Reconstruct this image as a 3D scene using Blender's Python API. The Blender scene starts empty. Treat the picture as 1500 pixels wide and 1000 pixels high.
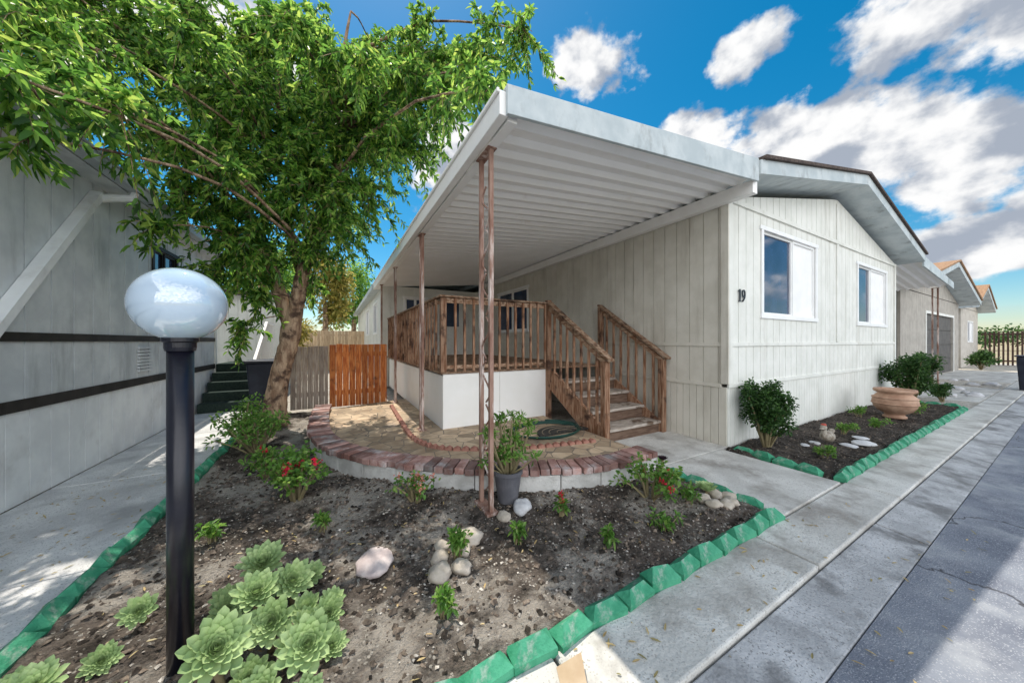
import bpy, math, random
import numpy as np
from mathutils import Vector, Matrix, noise
random.seed(7); rng=np.random.default_rng(7)
sc=bpy.context.scene; COL=sc.collection
ORG={}
# ---------------------------------------------------------------- helpers
class MB:
    def __init__(s): s.v=[]; s.f=[]
    def add(s,vs,fs):
        o=len(s.v); s.v+=[tuple(v) for v in vs]; s.f+=[tuple(i+o for i in f) for f in fs]; return s
    def box(s,x0,x1,y0,y1,z0,z1):
        return s.add([(x0,y0,z0),(x1,y0,z0),(x1,y1,z0),(x0,y1,z0),(x0,y0,z1),(x1,y0,z1),(x1,y1,z1),(x0,y1,z1)],
          [(0,3,2,1),(4,5,6,7),(0,1,5,4),(1,2,6,5),(2,3,7,6),(3,0,4,7)])
    def beam(s,p0,p1,w,h,up=(0,0,1)):
        p0=Vector(p0);p1=Vector(p1);d=(p1-p0).normalized();u=Vector(up)
        if abs(d.dot(u))>.98:u=Vector((0,1,0))
        r=d.cross(u).normalized();u=r.cross(d)
        vs=[]
        for p in(p0,p1):
            for a,b in((-1,-1),(1,-1),(1,1),(-1,1)): vs.append(p+r*a*w/2+u*b*h/2)
        return s.add(vs,[(3,2,1,0),(4,5,6,7),(0,1,5,4),(1,2,6,5),(2,3,7,6),(3,0,4,7)])
    def tube(s,pts,rad,n=8):
        pts=[Vector(p) for p in pts]
        if not hasattr(rad,'__len__'): rad=[rad]*len(pts)
        o=len(s.v); pr=None
        for i,p in enumerate(pts):
            d=(pts[min(i+1,len(pts)-1)]-pts[max(i-1,0)])
            d=d.normalized() if d.length>1e-9 else Vector((0,0,1))
            if pr is None:
                pr=d.cross(Vector((0,0,1)))
                if pr.length<.05: pr=d.cross(Vector((1,0,0)))
            pr=(pr-d*pr.dot(d)).normalized(); q=d.cross(pr)
            for j in range(n):
                a=2*math.pi*j/n; s.v.append(tuple(p+(pr*math.cos(a)+q*math.sin(a))*rad[i]))
        for i in range(len(pts)-1):
            for j in range(n):
                s.f.append((o+i*n+j,o+i*n+(j+1)%n,o+(i+1)*n+(j+1)%n,o+(i+1)*n+j))
        s.f.append(tuple(o+j for j in reversed(range(n)))); e=o+(len(pts)-1)*n
        s.f.append(tuple(e+j for j in range(n))); return s
    def prism(s,poly,z0,z1):
        n=len(poly); o=len(s.v)
        s.v+=[(x,y,z0) for x,y in poly]+[(x,y,z1) for x,y in poly]
        s.f.append(tuple(o+i for i in reversed(range(n)))); s.f.append(tuple(o+n+i for i in range(n)))
        for i in range(n): s.f.append((o+i,o+(i+1)%n,o+n+(i+1)%n,o+n+i))
        return s
    def lathe(s,prof,c,n=32):
        o=len(s.v)
        for r,z in prof:
            for j in range(n):
                a=2*math.pi*j/n; s.v.append((c[0]+r*math.cos(a),c[1]+r*math.sin(a),c[2]+z))
        for i in range(len(prof)-1):
            for j in range(n): s.f.append((o+i*n+j,o+i*n+(j+1)%n,o+(i+1)*n+(j+1)%n,o+(i+1)*n+j))
        return s
    def hexa(s,q,nrm,t):
        n=Vector(nrm); a=[Vector(p) for p in q]; b=[p+n*t for p in a]
        return s.add(a+b,[(3,2,1,0),(4,5,6,7),(0,1,5,4),(1,2,6,5),(2,3,7,6),(3,0,4,7)])
def rawmesh(name,v,f,mat,smooth):
    me=bpy.data.meshes.new(name); me.from_pydata(v,[],f); me.update()
    if mat: me.materials.append(mat)
    if smooth: me.polygons.foreach_set('use_smooth',[True]*len(me.polygons))
    return me
def thing(name,label,cat,loc=(0,0,0),group=None):
    o=bpy.data.objects.new(name,None); o.empty_display_size=.2; o.location=loc; COL.objects.link(o)
    o['label']=label; o['category']=cat
    if group:o['group']=group
    ORG[o.name]=Vector(loc); return o
def part(name,mb,mat,parent,smooth=False,bevel=0,label=None):
    org=ORG[parent.name]
    v=[(a-org.x,b-org.y,c-org.z) for a,b,c in mb.v]
    o=bpy.data.objects.new(name,rawmesh(name,v,mb.f,mat,smooth)); COL.objects.link(o); o.parent=parent
    ORG[o.name]=org
    if bevel:
        m=o.modifiers.new('bevel','BEVEL');m.width=bevel;m.segments=2;m.limit_method='ANGLE'
    if label:o['label']=label
    return o
def single(name,mb,mat,label,cat,loc=(0,0,0),smooth=False,bevel=0,group=None,kind=None):
    org=Vector(loc); v=[(a-org.x,b-org.y,c-org.z) for a,b,c in mb.v]
    o=bpy.data.objects.new(name,rawmesh(name,v,mb.f,mat,smooth)); o.location=loc; COL.objects.link(o)
    ORG[o.name]=org
    if label:o['label']=label
    if cat:o['category']=cat
    if group:o['group']=group
    if kind:o['kind']=kind
    if bevel:
        m=o.modifiers.new('bevel','BEVEL');m.width=bevel;m.segments=2;m.limit_method='ANGLE'
    return o
def structure(name,mb,mat,label=None,cat=None,bevel=0,smooth=False):
    return single(name,mb,mat,label or name.replace('_',' '),cat or name.replace('_',' '),kind='structure',bevel=bevel,smooth=smooth)
# ---------------------------------------------------------------- materials
def mat(name,c1,c2=None,scale=4,rough=.75,bump=.15,bscale=None,detail=4,metal=0,island=0.,stretch=(1,1,1),lo=.35,hi=.65,
        dirt=None,dscale=1.2,dlo=.5,dhi=.72,dstretch=(1,1,1),bdist=.02,spec=.3,vor=None,crack=None):
    m=bpy.data.materials.new(name); m.use_nodes=True; nt=m.node_tree; N=nt.nodes; L=nt.links
    b=N['Principled BSDF']; b.inputs['Roughness'].default_value=rough; b.inputs['Metallic'].default_value=metal
    b.inputs['Specular IOR Level'].default_value=spec
    tc=N.new('ShaderNodeTexCoord'); mp=N.new('ShaderNodeMapping'); mp.inputs['Scale'].default_value=stretch
    L.new(tc.outputs['Object'],mp.inputs['Vector'])
    def noi(sc_,vec=None,det=detail,ro=.6):
        n=N.new('ShaderNodeTexNoise'); n.inputs['Scale'].default_value=sc_; n.inputs['Detail'].default_value=det; n.inputs['Roughness'].default_value=ro
        L.new((vec or mp).outputs[0],n.inputs['Vector']); return n
    def mix(fac,a,bb,mode='MIX'):
        x=N.new('ShaderNodeMix'); x.data_type='RGBA'; x.blend_type=mode
        for sock,val in((x.inputs[0],fac),(x.inputs[6],a),(x.inputs[7],bb)):
            if isinstance(val,bpy.types.NodeSocket): L.new(val,sock)
            elif isinstance(val,(int,float)): sock.default_value=val
            else: sock.default_value=(*val,1)
        return x.outputs[2]
    def ramp(src,lo_,hi_):
        r=N.new('ShaderNodeMapRange'); r.inputs[1].default_value=lo_; r.inputs[2].default_value=hi_; L.new(src,r.inputs[0]); r.interpolation_type='SMOOTHSTEP'; return r.outputs[0]
    n1=noi(scale); col=mix(ramp(n1.outputs[0],lo,hi),c1,c2 or c1)
    if dirt is not None:
        mp2=N.new('ShaderNodeMapping'); mp2.inputs['Scale'].default_value=dstretch; mp2.inputs['Location'].default_value=(3.1,7.7,1.3); L.new(tc.outputs['Object'],mp2.inputs['Vector'])
        n2=noi(dscale,mp2,7,.65); col=mix(ramp(n2.outputs[0],dlo,dhi),col,dirt)
    if vor is not None:
        vv=N.new('ShaderNodeTexVoronoi'); vv.inputs['Scale'].default_value=vor[0]; L.new(mp.outputs[0],vv.inputs['Vector'])
        hs=N.new('ShaderNodeSeparateColor'); L.new(vv.outputs['Color'],hs.inputs[0])
        col=mix(ramp(hs.outputs[0],vor[2],vor[2]+.08),col,vor[1])
    if crack is not None:
        nd=noi(1.3,None,5); va=N.new('ShaderNodeVectorMath');va.operation='MULTIPLY_ADD';L.new(nd.outputs['Color'],va.inputs[0]);va.inputs[1].default_value=(.9,.9,0);L.new(mp.outputs[0],va.inputs[2])
        vv=N.new('ShaderNodeTexVoronoi'); vv.feature='DISTANCE_TO_EDGE'; vv.inputs['Scale'].default_value=crack[0]; L.new(va.outputs[0],vv.inputs['Vector'])
        col=mix(ramp(vv.outputs[0],crack[2],0),col,crack[1])
    if island:
        g=N.new('ShaderNodeNewGeometry'); r=N.new('ShaderNodeMapRange'); r.inputs[3].default_value=1-island; r.inputs[4].default_value=1+island
        L.new(g.outputs['Random Per Island'],r.inputs[0]); hsv=N.new('ShaderNodeHueSaturation'); L.new(r.outputs[0],hsv.inputs['Value'])
        L.new(col,hsv.inputs['Color']); col=hsv.outputs[0]
    L.new(col,b.inputs['Base Color'])
    if bump:
        n3=noi(bscale or scale*4); bp=N.new('ShaderNodeBump'); bp.inputs['Strength'].default_value=bump; bp.inputs['Distance'].default_value=bdist
        L.new(n3.outputs[0],bp.inputs['Height']); L.new(bp.outputs[0],b.inputs['Normal'])
    return m
def leafmat(name,cols,translucent=.35,rough=.45,spec=.4,tv=2.6):
    m=bpy.data.materials.new(name); m.use_nodes=True; nt=m.node_tree; N=nt.nodes; L=nt.links
    b=N['Principled BSDF']; b.inputs['Roughness'].default_value=rough; b.inputs['Specular IOR Level'].default_value=spec
    g=N.new('ShaderNodeNewGeometry'); r=N.new('ShaderNodeValToRGB')
    e=r.color_ramp.elements
    while len(e)<len(cols): e.new(.5)
    for i,c in enumerate(cols): e[i].position=i/(len(cols)-1); e[i].color=(*c,1)
    L.new(g.outputs['Random Per Island'],r.inputs[0]); L.new(r.outputs[0],b.inputs['Base Color'])
    t=N.new('ShaderNodeBsdfTranslucent'); hs=N.new('ShaderNodeHueSaturation'); hs.inputs['Value'].default_value=tv; hs.inputs['Hue'].default_value=.49
    L.new(r.outputs[0],hs.inputs['Color']); L.new(hs.outputs[0],t.inputs['Color'])
    ms=N.new('ShaderNodeMixShader'); ms.inputs[0].default_value=translucent
    L.new(b.outputs[0],ms.inputs[1]); L.new(t.outputs[0],ms.inputs[2]); L.new(ms.outputs[0],N['Material Output'].inputs['Surface'])
    return m
M={}
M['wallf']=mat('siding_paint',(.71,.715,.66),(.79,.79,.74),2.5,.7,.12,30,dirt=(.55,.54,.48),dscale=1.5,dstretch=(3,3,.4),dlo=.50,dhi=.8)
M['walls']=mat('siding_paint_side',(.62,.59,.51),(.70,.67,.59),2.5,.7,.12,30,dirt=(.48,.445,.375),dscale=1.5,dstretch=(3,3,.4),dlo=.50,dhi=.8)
M['trim']=mat('trim_paint',(.76,.76,.71),(.84,.84,.80),3,.6,.05,40,dirt=(.58,.55,.48),dscale=3,dlo=.58,dhi=.8)
M['fascia']=mat('fascia_paint',(.43,.49,.51),(.56,.61,.62),3,.55,.06,20,dirt=(.24,.26,.26),dscale=4,dstretch=(1,1,.5),dlo=.52,dhi=.76)
M['white']=mat('white_metal',(.88,.865,.83),(.92,.905,.88),2,.45,.03,20,dirt=(.74,.69,.62),dscale=3,dlo=.6,dhi=.85)
M['frame']=mat('window_frame_white',(.85,.85,.84),(.9,.9,.89),5,.4,0)
M['shingle']=mat('roof_shingles',(.06,.045,.04),(.12,.09,.075),20,.9,.6,40)
M['shingle2']=mat('tan_shingles',(.28,.16,.09),(.40,.25,.15),12,.9,.6,40)
M['wood']=mat('weathered_wood',(.20,.09,.045),(.42,.26,.17),6,.8,.4,20,stretch=(6,6,.6),dirt=(.07,.035,.024),dscale=4,dlo=.50,dhi=.66,island=.4,lo=.40,hi=.60)
M['woodh']=mat('weathered_wood_rail',(.19,.095,.05),(.42,.30,.21),6,.8,.4,20,stretch=(3,1,6),dirt=(.07,.04,.027),dscale=4,dlo=.52,dhi=.68,island=.3,lo=.40,hi=.60)
M['tread']=mat('grey_wood_tread',(.33,.27,.22),(.54,.48,.42),6,.8,.4,25,stretch=(.7,6,6),dirt=(.14,.095,.065),dscale=5,dlo=.50,dhi=.64)
M['riser']=mat('dark_riser_wood',(.10,.06,.04),(.19,.125,.09),6,.8,.4,25,stretch=(.7,6,6))
M['base']=mat('cream_panel',(.88,.87,.83),(.92,.91,.88),2,.6,.05,30,dirt=(.78,.73,.63),dscale=2.5,dlo=.6,dhi=.85)
M['rust']=mat('rusty_iron',(.20,.10,.07),(.36,.23,.18),12,.7,.3,40,dirt=(.60,.50,.45),dscale=9,dlo=.50,dhi=.60,dstretch=(1,1,.15),stretch=(1,1,.3))
M['black']=mat('black_paint',(.006,.006,.012),(.012,.012,.02),5,.28,.04,40,spec=.5)
M['band']=mat('black_band',(.012,.011,.010),(.03,.026,.024),4,.6,.05,30)
M['nwall']=mat('neighbour_siding',(.50,.53,.55),(.61,.64,.65),2.5,.7,.12,30,dirt=(.35,.37,.38),dscale=1.5,dstretch=(3,3,.5),dlo=.5,dhi=.8)
M['ngut']=mat('neighbour_gutter',(.34,.38,.41),(.45,.49,.51),2.5,.6,.05,30)
M['nskirt']=mat('neighbour_skirt',(.66,.68,.69),(.76,.78,.78),2.5,.7,.1,30,dirt=(.48,.47,.45),dscale=2,dlo=.5,dhi=.8)
M['conc']=mat('concrete',(.53,.52,.485),(.67,.66,.62),3,.85,.35,50,dirt=(.32,.30,.27),dscale=2.2,dlo=.46,dhi=.68,vor=(160,(.40,.38,.35),.88))
M['gutterc']=mat('gutter_concrete',(.38,.385,.39),(.52,.525,.53),4,.9,.4,60,dirt=(.19,.19,.19),dscale=2.8,dlo=.45,dhi=.66,vor=(150,(.26,.26,.26),.87))
M['asph']=mat('asphalt',(.15,.165,.205),(.24,.26,.30),2.2,.75,.5,120,dirt=(.35,.365,.39),dscale=1.5,dlo=.49,dhi=.68,vor=(230,(.40,.41,.44),.87),crack=(.22,(.06,.06,.07),.0018))
M['drive']=mat('driveway_concrete',(.52,.52,.52),(.68,.68,.67),2.5,.9,.35,60,dirt=(.34,.34,.34),dscale=1.5,dlo=.48,dhi=.72,vor=(170,(.38,.38,.38),.87))
M['soil']=mat('soil',(.050,.040,.032),(.19,.155,.128),8,.95,1,60,dirt=(.48,.43,.37),dscale=1.7,dlo=.46,dhi=.60,vor=(80,(.5,.46,.4),.91),bdist=.06,detail=8)  # pale dusty patches, contrast raised to paint in sunlit soil too
M['soild']=mat('dark_soil',(.03,.024,.02),(.09,.074,.062),9,.95,1,70,dirt=(.18,.15,.125),dscale=2.3,dlo=.5,dhi=.7,vor=(95,(.4,.37,.32),.94),bdist=.05,detail=8)
M['gravel']=mat('gravel_ground',(.36,.32,.26),(.54,.50,.44),8,.95,.8,90,vor=(60,(.62,.6,.55),.8))
M['ground']=mat('dry_ground',(.30,.24,.15),(.42,.36,.24),1.5,.95,.5,20,dirt=(.16,.17,.08),dscale=.3)
M['chips']=mat('mulch_chips',(.045,.034,.027),(.17,.135,.105),30,.9,0,island=.9)
M['pebble']=mat('light_clods',(.32,.28,.24),(.56,.52,.46),30,.9,0,island=.4)
M['edge']=mat('green_edging_paint',(.035,.24,.13),(.075,.34,.20),9,.75,.4,40,dirt=(.28,.38,.31),dscale=9,dlo=.55,dhi=.70,island=.15)
M['brick']=mat('brick_coping',(.22,.11,.09),(.40,.25,.22),5,.85,.5,50,island=.5,dirt=(.46,.42,.41),dscale=4,dlo=.48,dhi=.68)
M['block']=mat('wall_block',(.50,.49,.46),(.66,.65,.62),6,.9,.4,50,island=.12)
M['redbrick']=mat('red_border_brick',(.26,.11,.08),(.40,.21,.16),8,.85,.4,50,island=.35)
M['gate']=mat('redwood_gate',(.36,.085,.022),(.64,.23,.065),5,.7,.35,20,stretch=(7,7,.7),island=.35,dirt=(.16,.05,.02),dscale=4,dlo=.56,dhi=.72)
M['grayfence']=mat('grey_fence_wood',(.28,.22,.18),(.42,.36,.30),5,.85,.4,20,stretch=(7,7,.7),island=.25)
M['tanfence']=mat('tan_fence_wood',(.40,.28,.17),(.56,.42,.28),5,.85,.3,20,stretch=(7,7,.7),island=.2)
M['bark']=mat('bark',(.24,.145,.09),(.52,.37,.25),7,.9,.9,22,stretch=(2.2,2.2,.6),dirt=(.09,.055,.04),dscale=5,dlo=.48,dhi=.62,bdist=.04)
M['terra']=mat('terracotta',(.36,.21,.14),(.52,.34,.24),5,.7,.2,30,dirt=(.22,.13,.09),dscale=4,dlo=.5,dhi=.8)
M['pot']=mat('grey_plastic_pot',(.10,.10,.115),(.15,.15,.165),5,.5,.05)
M['rock']=mat('river_rock',(.40,.35,.28),(.56,.50,.43),8,.8,.3,30,dirt=(.26,.21,.16),dscale=6,dlo=.5,dhi=.8)
M['rockp']=mat('pink_rock',(.42,.35,.34),(.57,.50,.48),8,.8,.4,30)
M['rockw']=mat('white_rock',(.50,.50,.51),(.64,.64,.65),8,.8,.4,30)
M['bin']=mat('black_bin_plastic',(.015,.018,.03),(.025,.03,.045),5,.45,.02)
M['carpet']=mat('dark_green_carpet',(.02,.035,.03),(.035,.055,.045),30,.95,.5,120)
M['hose']=mat('green_hose',(.015,.055,.045),(.02,.075,.06),5,.35,0)
M['mat']=mat('doormat',(.03,.03,.03),(.07,.065,.055),40,.95,.5,120)
M['matr']=mat('doormat_pattern',(.20,.16,.11),(.30,.25,.18),40,.95,.5,120)
M['iron']=mat('dark_rust_iron',(.05,.03,.025),(.11,.06,.045),8,.7,.2)
M['card']=mat('cardboard',(.42,.31,.20),(.50,.39,.27),6,.85,.1,dirt=(.34,.24,.15),dscale=5)
M['blind']=mat('blind_fabric',(.84,.84,.83),(.9,.9,.89),3,.7,.03)
M['duck']=mat('painted_ceramic',(.40,.36,.30),(.2,.16,.12),25,.5,.05)
M['duckr']=mat('red_ceramic',(.45,.05,.03),(.5,.08,.05),25,.5,.05)
M['stem']=mat('plant_stem',(.20,.16,.09),(.28,.24,.13),12,.8,.3)
M['garage']=mat('garage_door_dark',(.09,.085,.08),(.13,.12,.11),3,.7,.05)
M['beige2']=mat('beige_siding',(.38,.35,.31),(.46,.43,.38),3,.8,.1,30)
M['beige3']=mat('pale_siding',(.5,.46,.4),(.6,.56,.5),3,.8,.1,30)
m=mat('patio_flagstone',(.40,.29,.19),(.58,.45,.31),4,.8,.3,30,dirt=(.28,.22,.17),dscale=2.5,dlo=.52,dhi=.72); M['flag']=m
nt=m.node_tree;N=nt.nodes;L=nt.links
v=N.new('ShaderNodeTexVoronoi');v.feature='DISTANCE_TO_EDGE';v.inputs['Scale'].default_value=5.2
v2=N.new('ShaderNodeTexVoronoi');v2.inputs['Scale'].default_value=5.2
tcn=[n for n in N if n.type=='TEX_COORD'][0]
L.new(tcn.outputs['Object'],v.inputs['Vector']);L.new(tcn.outputs['Object'],v2.inputs['Vector'])
rr=N.new('ShaderNodeMapRange');rr.inputs[1].default_value=.01;rr.inputs[2].default_value=.04;L.new(v.outputs[0],rr.inputs[0])
b=N['Principled BSDF'];src=b.inputs['Base Color'].links[0].from_socket
sp=N.new('ShaderNodeSeparateColor');L.new(v2.outputs['Color'],sp.inputs[0]);r2=N.new('ShaderNodeMapRange');r2.inputs[3].default_value=.6;r2.inputs[4].default_value=1.2;L.new(sp.outputs[0],r2.inputs[0])
hv=N.new('ShaderNodeHueSaturation');L.new(src,hv.inputs['Color']);L.new(r2.outputs[0],hv.inputs['Value'])
mx=N.new('ShaderNodeMix');mx.data_type='RGBA';mx.inputs[6].default_value=(.18,.15,.12,1);L.new(rr.outputs[0],mx.inputs[0]);L.new(hv.outputs[0],mx.inputs[7]);L.new(mx.outputs[2],b.inputs['Base Color'])
def glass(name,c,r=.04,c2=None,sc_=3):
    m=bpy.data.materials.new(name);m.use_nodes=True;b=m.node_tree.nodes['Principled BSDF'];b.inputs['Roughness'].default_value=r;b.inputs['Specular IOR Level'].default_value=1
    nt=m.node_tree;n=nt.nodes.new('ShaderNodeTexNoise');n.inputs['Scale'].default_value=sc_;n.inputs['Detail'].default_value=5;t=nt.nodes.new('ShaderNodeTexCoord');nt.links.new(t.outputs['Object'],n.inputs[0])
    x=nt.nodes.new('ShaderNodeMix');x.data_type='RGBA';x.inputs[6].default_value=(c[0]*.4,c[1]*.4,c[2]*.4,1);x.inputs[7].default_value=(*(c2 or (c[0]*1.8,c[1]*1.8,c[2]*1.8)),1)
    nt.links.new(n.outputs[0],x.inputs[0]);nt.links.new(x.outputs[2],b.inputs['Base Color']);return m
M['glass']=glass('window_glass',(.03,.05,.10),.03)
M['glass'].node_tree.nodes['Principled BSDF'].inputs['Specular IOR Level'].default_value=.6
M['globe']=glass('milky_globe',(1.1,1.5,1.9),.03,(.60,.70,.80))
gb=M['globe'].node_tree.nodes['Principled BSDF'];gb.inputs['Coat Weight'].default_value=1;gb.inputs['Coat IOR'].default_value=1.8;gb.inputs['Coat Roughness'].default_value=.02
M['leaf']=leafmat('tree_leaves',[(.02,.055,.012),(.04,.11,.018),(.07,.17,.028),(.12,.25,.04),(.20,.33,.06),(.30,.38,.08)],.5)
M['leafy']=leafmat('yellow_leaves',[(.12,.14,.03),(.24,.22,.05),(.38,.30,.08)],.35)
M['leafd']=leafmat('dark_leaves',[(.02,.055,.015),(.04,.10,.025),(.08,.16,.04)],.2)
M['leafl']=leafmat('bright_leaves',[(.05,.13,.02),(.11,.24,.04),(.22,.34,.08)],.3)
M['rosette']=leafmat('rosette_leaves',[(.27,.39,.17),(.36,.49,.22),(.48,.60,.29)],.10,.5,.3,1.5)
M['red']=leafmat('red_petals',[(.5,.005,.03),(.7,.03,.08)],.2)
M['pink']=leafmat('pink_petals',[(.6,.2,.15),(.65,.32,.25)],.2)
M['dryleaf']=leafmat('dry_leaves',[(.35,.24,.1),(.5,.38,.18),(.22,.2,.08)],.1)
M['purple']=leafmat('dark_purple_leaves',[(.02,.012,.018),(.06,.03,.04)],.1)
# ---------------------------------------------------------------- leaves
def norm(a): return a/np.maximum(np.linalg.norm(a,axis=1,keepdims=True),1e-9)
def leaf_arrays(P,D,Nn,Ln,W,fold=.3,droop=.15):
    n=len(P); D=norm(D); S=norm(np.cross(D,Nn)); Nn=np.cross(S,D)
    Ln=np.asarray(Ln).reshape(-1,1)*np.ones((n,1)); W=np.asarray(W).reshape(-1,1)*np.ones((n,1))
    dz=np.array([[0,0,-1.]])
    V=np.empty((n,6,3))
    V[:,0]=P; V[:,1]=P+D*Ln*.3+S*W*.45+Nn*W*fold; V[:,2]=P+D*Ln*.68+S*W*.38+Nn*W*fold+dz*Ln*droop*.4
    V[:,3]=P+D*Ln+dz*Ln*droop; V[:,4]=P+D*Ln*.68-S*W*.38+Nn*W*fold+dz*Ln*droop*.4; V[:,5]=P+D*Ln*.3-S*W*.45+Nn*W*fold
    return V.reshape(-1,3)
def leaf_obj(name,V,mat_,parent=None,org=(0,0,0)):
    n=len(V)//6; me=bpy.data.meshes.new(name)
    V=V-np.array(org)[None]
    me.vertices.add(len(V)); me.vertices.foreach_set('co',V.astype(np.float32).ravel())
    base=(np.arange(n)*6)[:,None]; F=np.concatenate([base+np.array([[0,1,2,3]]),base+np.array([[0,3,4,5]])],axis=1).ravel()
    me.loops.add(len(F)); me.loops.foreach_set('vertex_index',F.astype(np.int32))
    me.polygons.add(2*n); me.polygons.foreach_set('loop_start',(np.arange(2*n)*4).astype(np.int32))
    me.materials.append(mat_); me.update(); me.validate()
    o=bpy.data.objects.new(name,me); COL.objects.link(o)
    if parent: o.parent=parent
    ORG[o.name]=Vector(org); return o
def rdir(n,up=0.):
    d=rng.normal(size=(n,3)); d=norm(d); d[:,2]+=up; return norm(d)
def clump_leaves(c,r,n,L,W,up=.2,shell=.5):
    d=rdir(n); rad=(shell+(1-shell)*rng.random((n,1)))
    P=np.array(c)[None]+d*rad*np.array(r)[None]
    D=norm(d*.8+rdir(n)*.7+np.array([[0,0,up]]))
    return leaf_arrays(P,D,norm(rdir(n)*.5+np.array([[0,0,1.]])),L*(.6+.8*rng.random(n)),W*(.6+.8*rng.random(n)))
# ---------------------------------------------------------------- ground
structure('ground',MB().box(-150,200,-150,200,-.5,-.12),M['ground'],'dry bare ground reaching the horizon')
structure('road',MB().box(-60,36,-8,.53,-.119,-.05),M['asph'],'worn grey asphalt street surface','road')
g=MB(); x=-20.3
while x<35:
    g.hexa([(x+.006,.536,-.10),(x+2.99,.536,-.10),(x+2.99,.796,-.10),(x+.006,.796,-.10)],(0,0,1),.05)
    n=len(g.v)-4
    for i in (2,3): vx=g.v[n+i]; g.v[n+i]=(vx[0],vx[1],-.022)
    x+=3.0
structure('gutter',g,M['gutterc'],'concrete gutter pan along the street','gutter',bevel=.006)
g=MB(); x=-20.75
while x<34:
    g.box(x+.006,x+1.79,.806,1.16,-.1,.0); x+=1.8
structure('sidewalk',g,M['conc'],'pale concrete kerb walk in slabs','sidewalk',bevel=.01)
structure('yard_ground',MB().box(-40,38,1.165,40,-.11,-.02),M['gravel'],'gravelly yard ground around the homes','ground')
g=MB(); y=1.17
while y<14: g.box(-2.38,-1.3,y,y+1.79,-.05,0); y+=1.8
structure('driveway',g,M['drive'],'concrete driveway beside neighbouring home','driveway',bevel=.008)
g=MB(); g.box(3.14,4.36,1.17,2.28,-.05,.012); g.box(3.14,4.52,2.295,4.5,-.05,.012)
structure('walkway',g,M['conc'],'concrete walkway to the wooden steps','path',bevel=.008)
structure('driveway_far',MB().box(12.9,27,1.18,3.2,-.05,0.0),M['conc'],'concrete driveway in front of garage','driveway')
structure('gravel_bed',MB().box(17.2,19.6,1.19,2.98,-.04,.015),M['gravel'],'pale gravel bed beside driveway','gravel')
def sh(x,y): return .025+.04*noise.noise((x*1.7,y*1.7,0))+.024*noise.noise((x*6,y*6,3))+.018*noise.noise((x*17,y*17,5))
def soil(name,x0,x1,y0,y1,st,label,mt):
    nx=int((x1-x0)/st);ny=int((y1-y0)/st);b=MB()
    for j in range(ny+1):
        for i in range(nx+1):
            X=x0+(x1-x0)*i/nx;Y=y0+(y1-y0)*j/ny
            e=0 if(i in(0,nx) or j in(0,ny)) else 1
            b.v.append((X,Y,sh(X,Y) if e else -.04))
    for j in range(ny):
        for i in range(nx):
            a=j*(nx+1)+i;b.f.append((a,a+1,a+nx+2,a+nx+1))
    return structure(name,b,mt,label,'soil',smooth=True)
soil('garden_bed_soil',-1.22,3.1,1.22,7.4,.022,'dark mulched soil of the front garden bed',M['soil'])
soil('planting_strip_soil',4.42,11.6,1.24,2.29,.04,'dark soil strip along the front wall',M['soild'])
def chips(n,x0,x1,y0,y1,smin,smax):
    b=[];f=[]
    P=np.stack([rng.uniform(x0,x1,n),rng.uniform(y0,y1,n)],1)
    for i in range(n):
        X,Y=P[i]; z=sh(X,Y)+.002; s=smin+(smax-smin)*random.random()**2.5; a=rng.uniform(0,6.28); l=rng.uniform(.7,1.5)
        ca,sa=math.cos(a),math.sin(a); o=len(b)
        for u,v,w in((-1,-.6,0),(.7,-.8,rng.uniform(0,.4)),(1,.5,0),(-.6,.8,rng.uniform(0,.5)),(rng.uniform(-.3,.3),0,rng.uniform(.5,1.1))):
            uu=u*l*s;vv=v*s;b.append((X+uu*ca-vv*sa,Y+uu*sa+vv*ca,z+w*s))
        f+=[(o,o+1,o+4),(o+1,o+2,o+4),(o+2,o+3,o+4),(o+3,o,o+4)]
    m=MB();m.v=b;m.f=f;return m
single('mulch',chips(12000,-1.15,3.05,1.25,4.6,.003,.021),M['chips'],'scattered bark mulch and clods on soil','mulch',kind='stuff')
single('pebbles',chips(3200,-1.15,3.05,1.25,4.6,.003,.011),M['pebble'],'scattered pale pebbles and dry clods on soil','pebbles',kind='stuff')
single('mulch',chips(5000,4.5,11.5,1.28,2.25,.005,.015),M['chips'],'scattered bark mulch on planting strip','mulch',kind='stuff')
n=2200
P=np.stack([rng.uniform(-2.2,4.2,n),rng.uniform(.3,5,n),np.zeros(n)],1); P=P[(P[:,0]<-1.3)|((P[:,1]<1.15)&(P[:,0]>.2)&(rng.random(n)<.5))|((P[:,0]>-1.1)&(P[:,0]<2.9)&(P[:,1]>1.3)&(P[:,1]<2.9)&(rng.random(n)<.45))]
P[:,2]=np.array([ (sh(a,b_)+.012 if -1.2<a<3.1 and b_>1.2 else .004) if b_>.8 else -.04 for a,b_,c in P])
D=rdir(len(P));D[:,2]*=.12
leaf=leaf_obj('fallen_leaves',leaf_arrays(P,D,rdir(len(P),3),.02+.035*rng.random(len(P)),.011,.2,0),M['dryleaf']);leaf['kind']='stuff';leaf['label']='dry fallen leaves and petals scattered on ground';leaf['category']='leaves'
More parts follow.
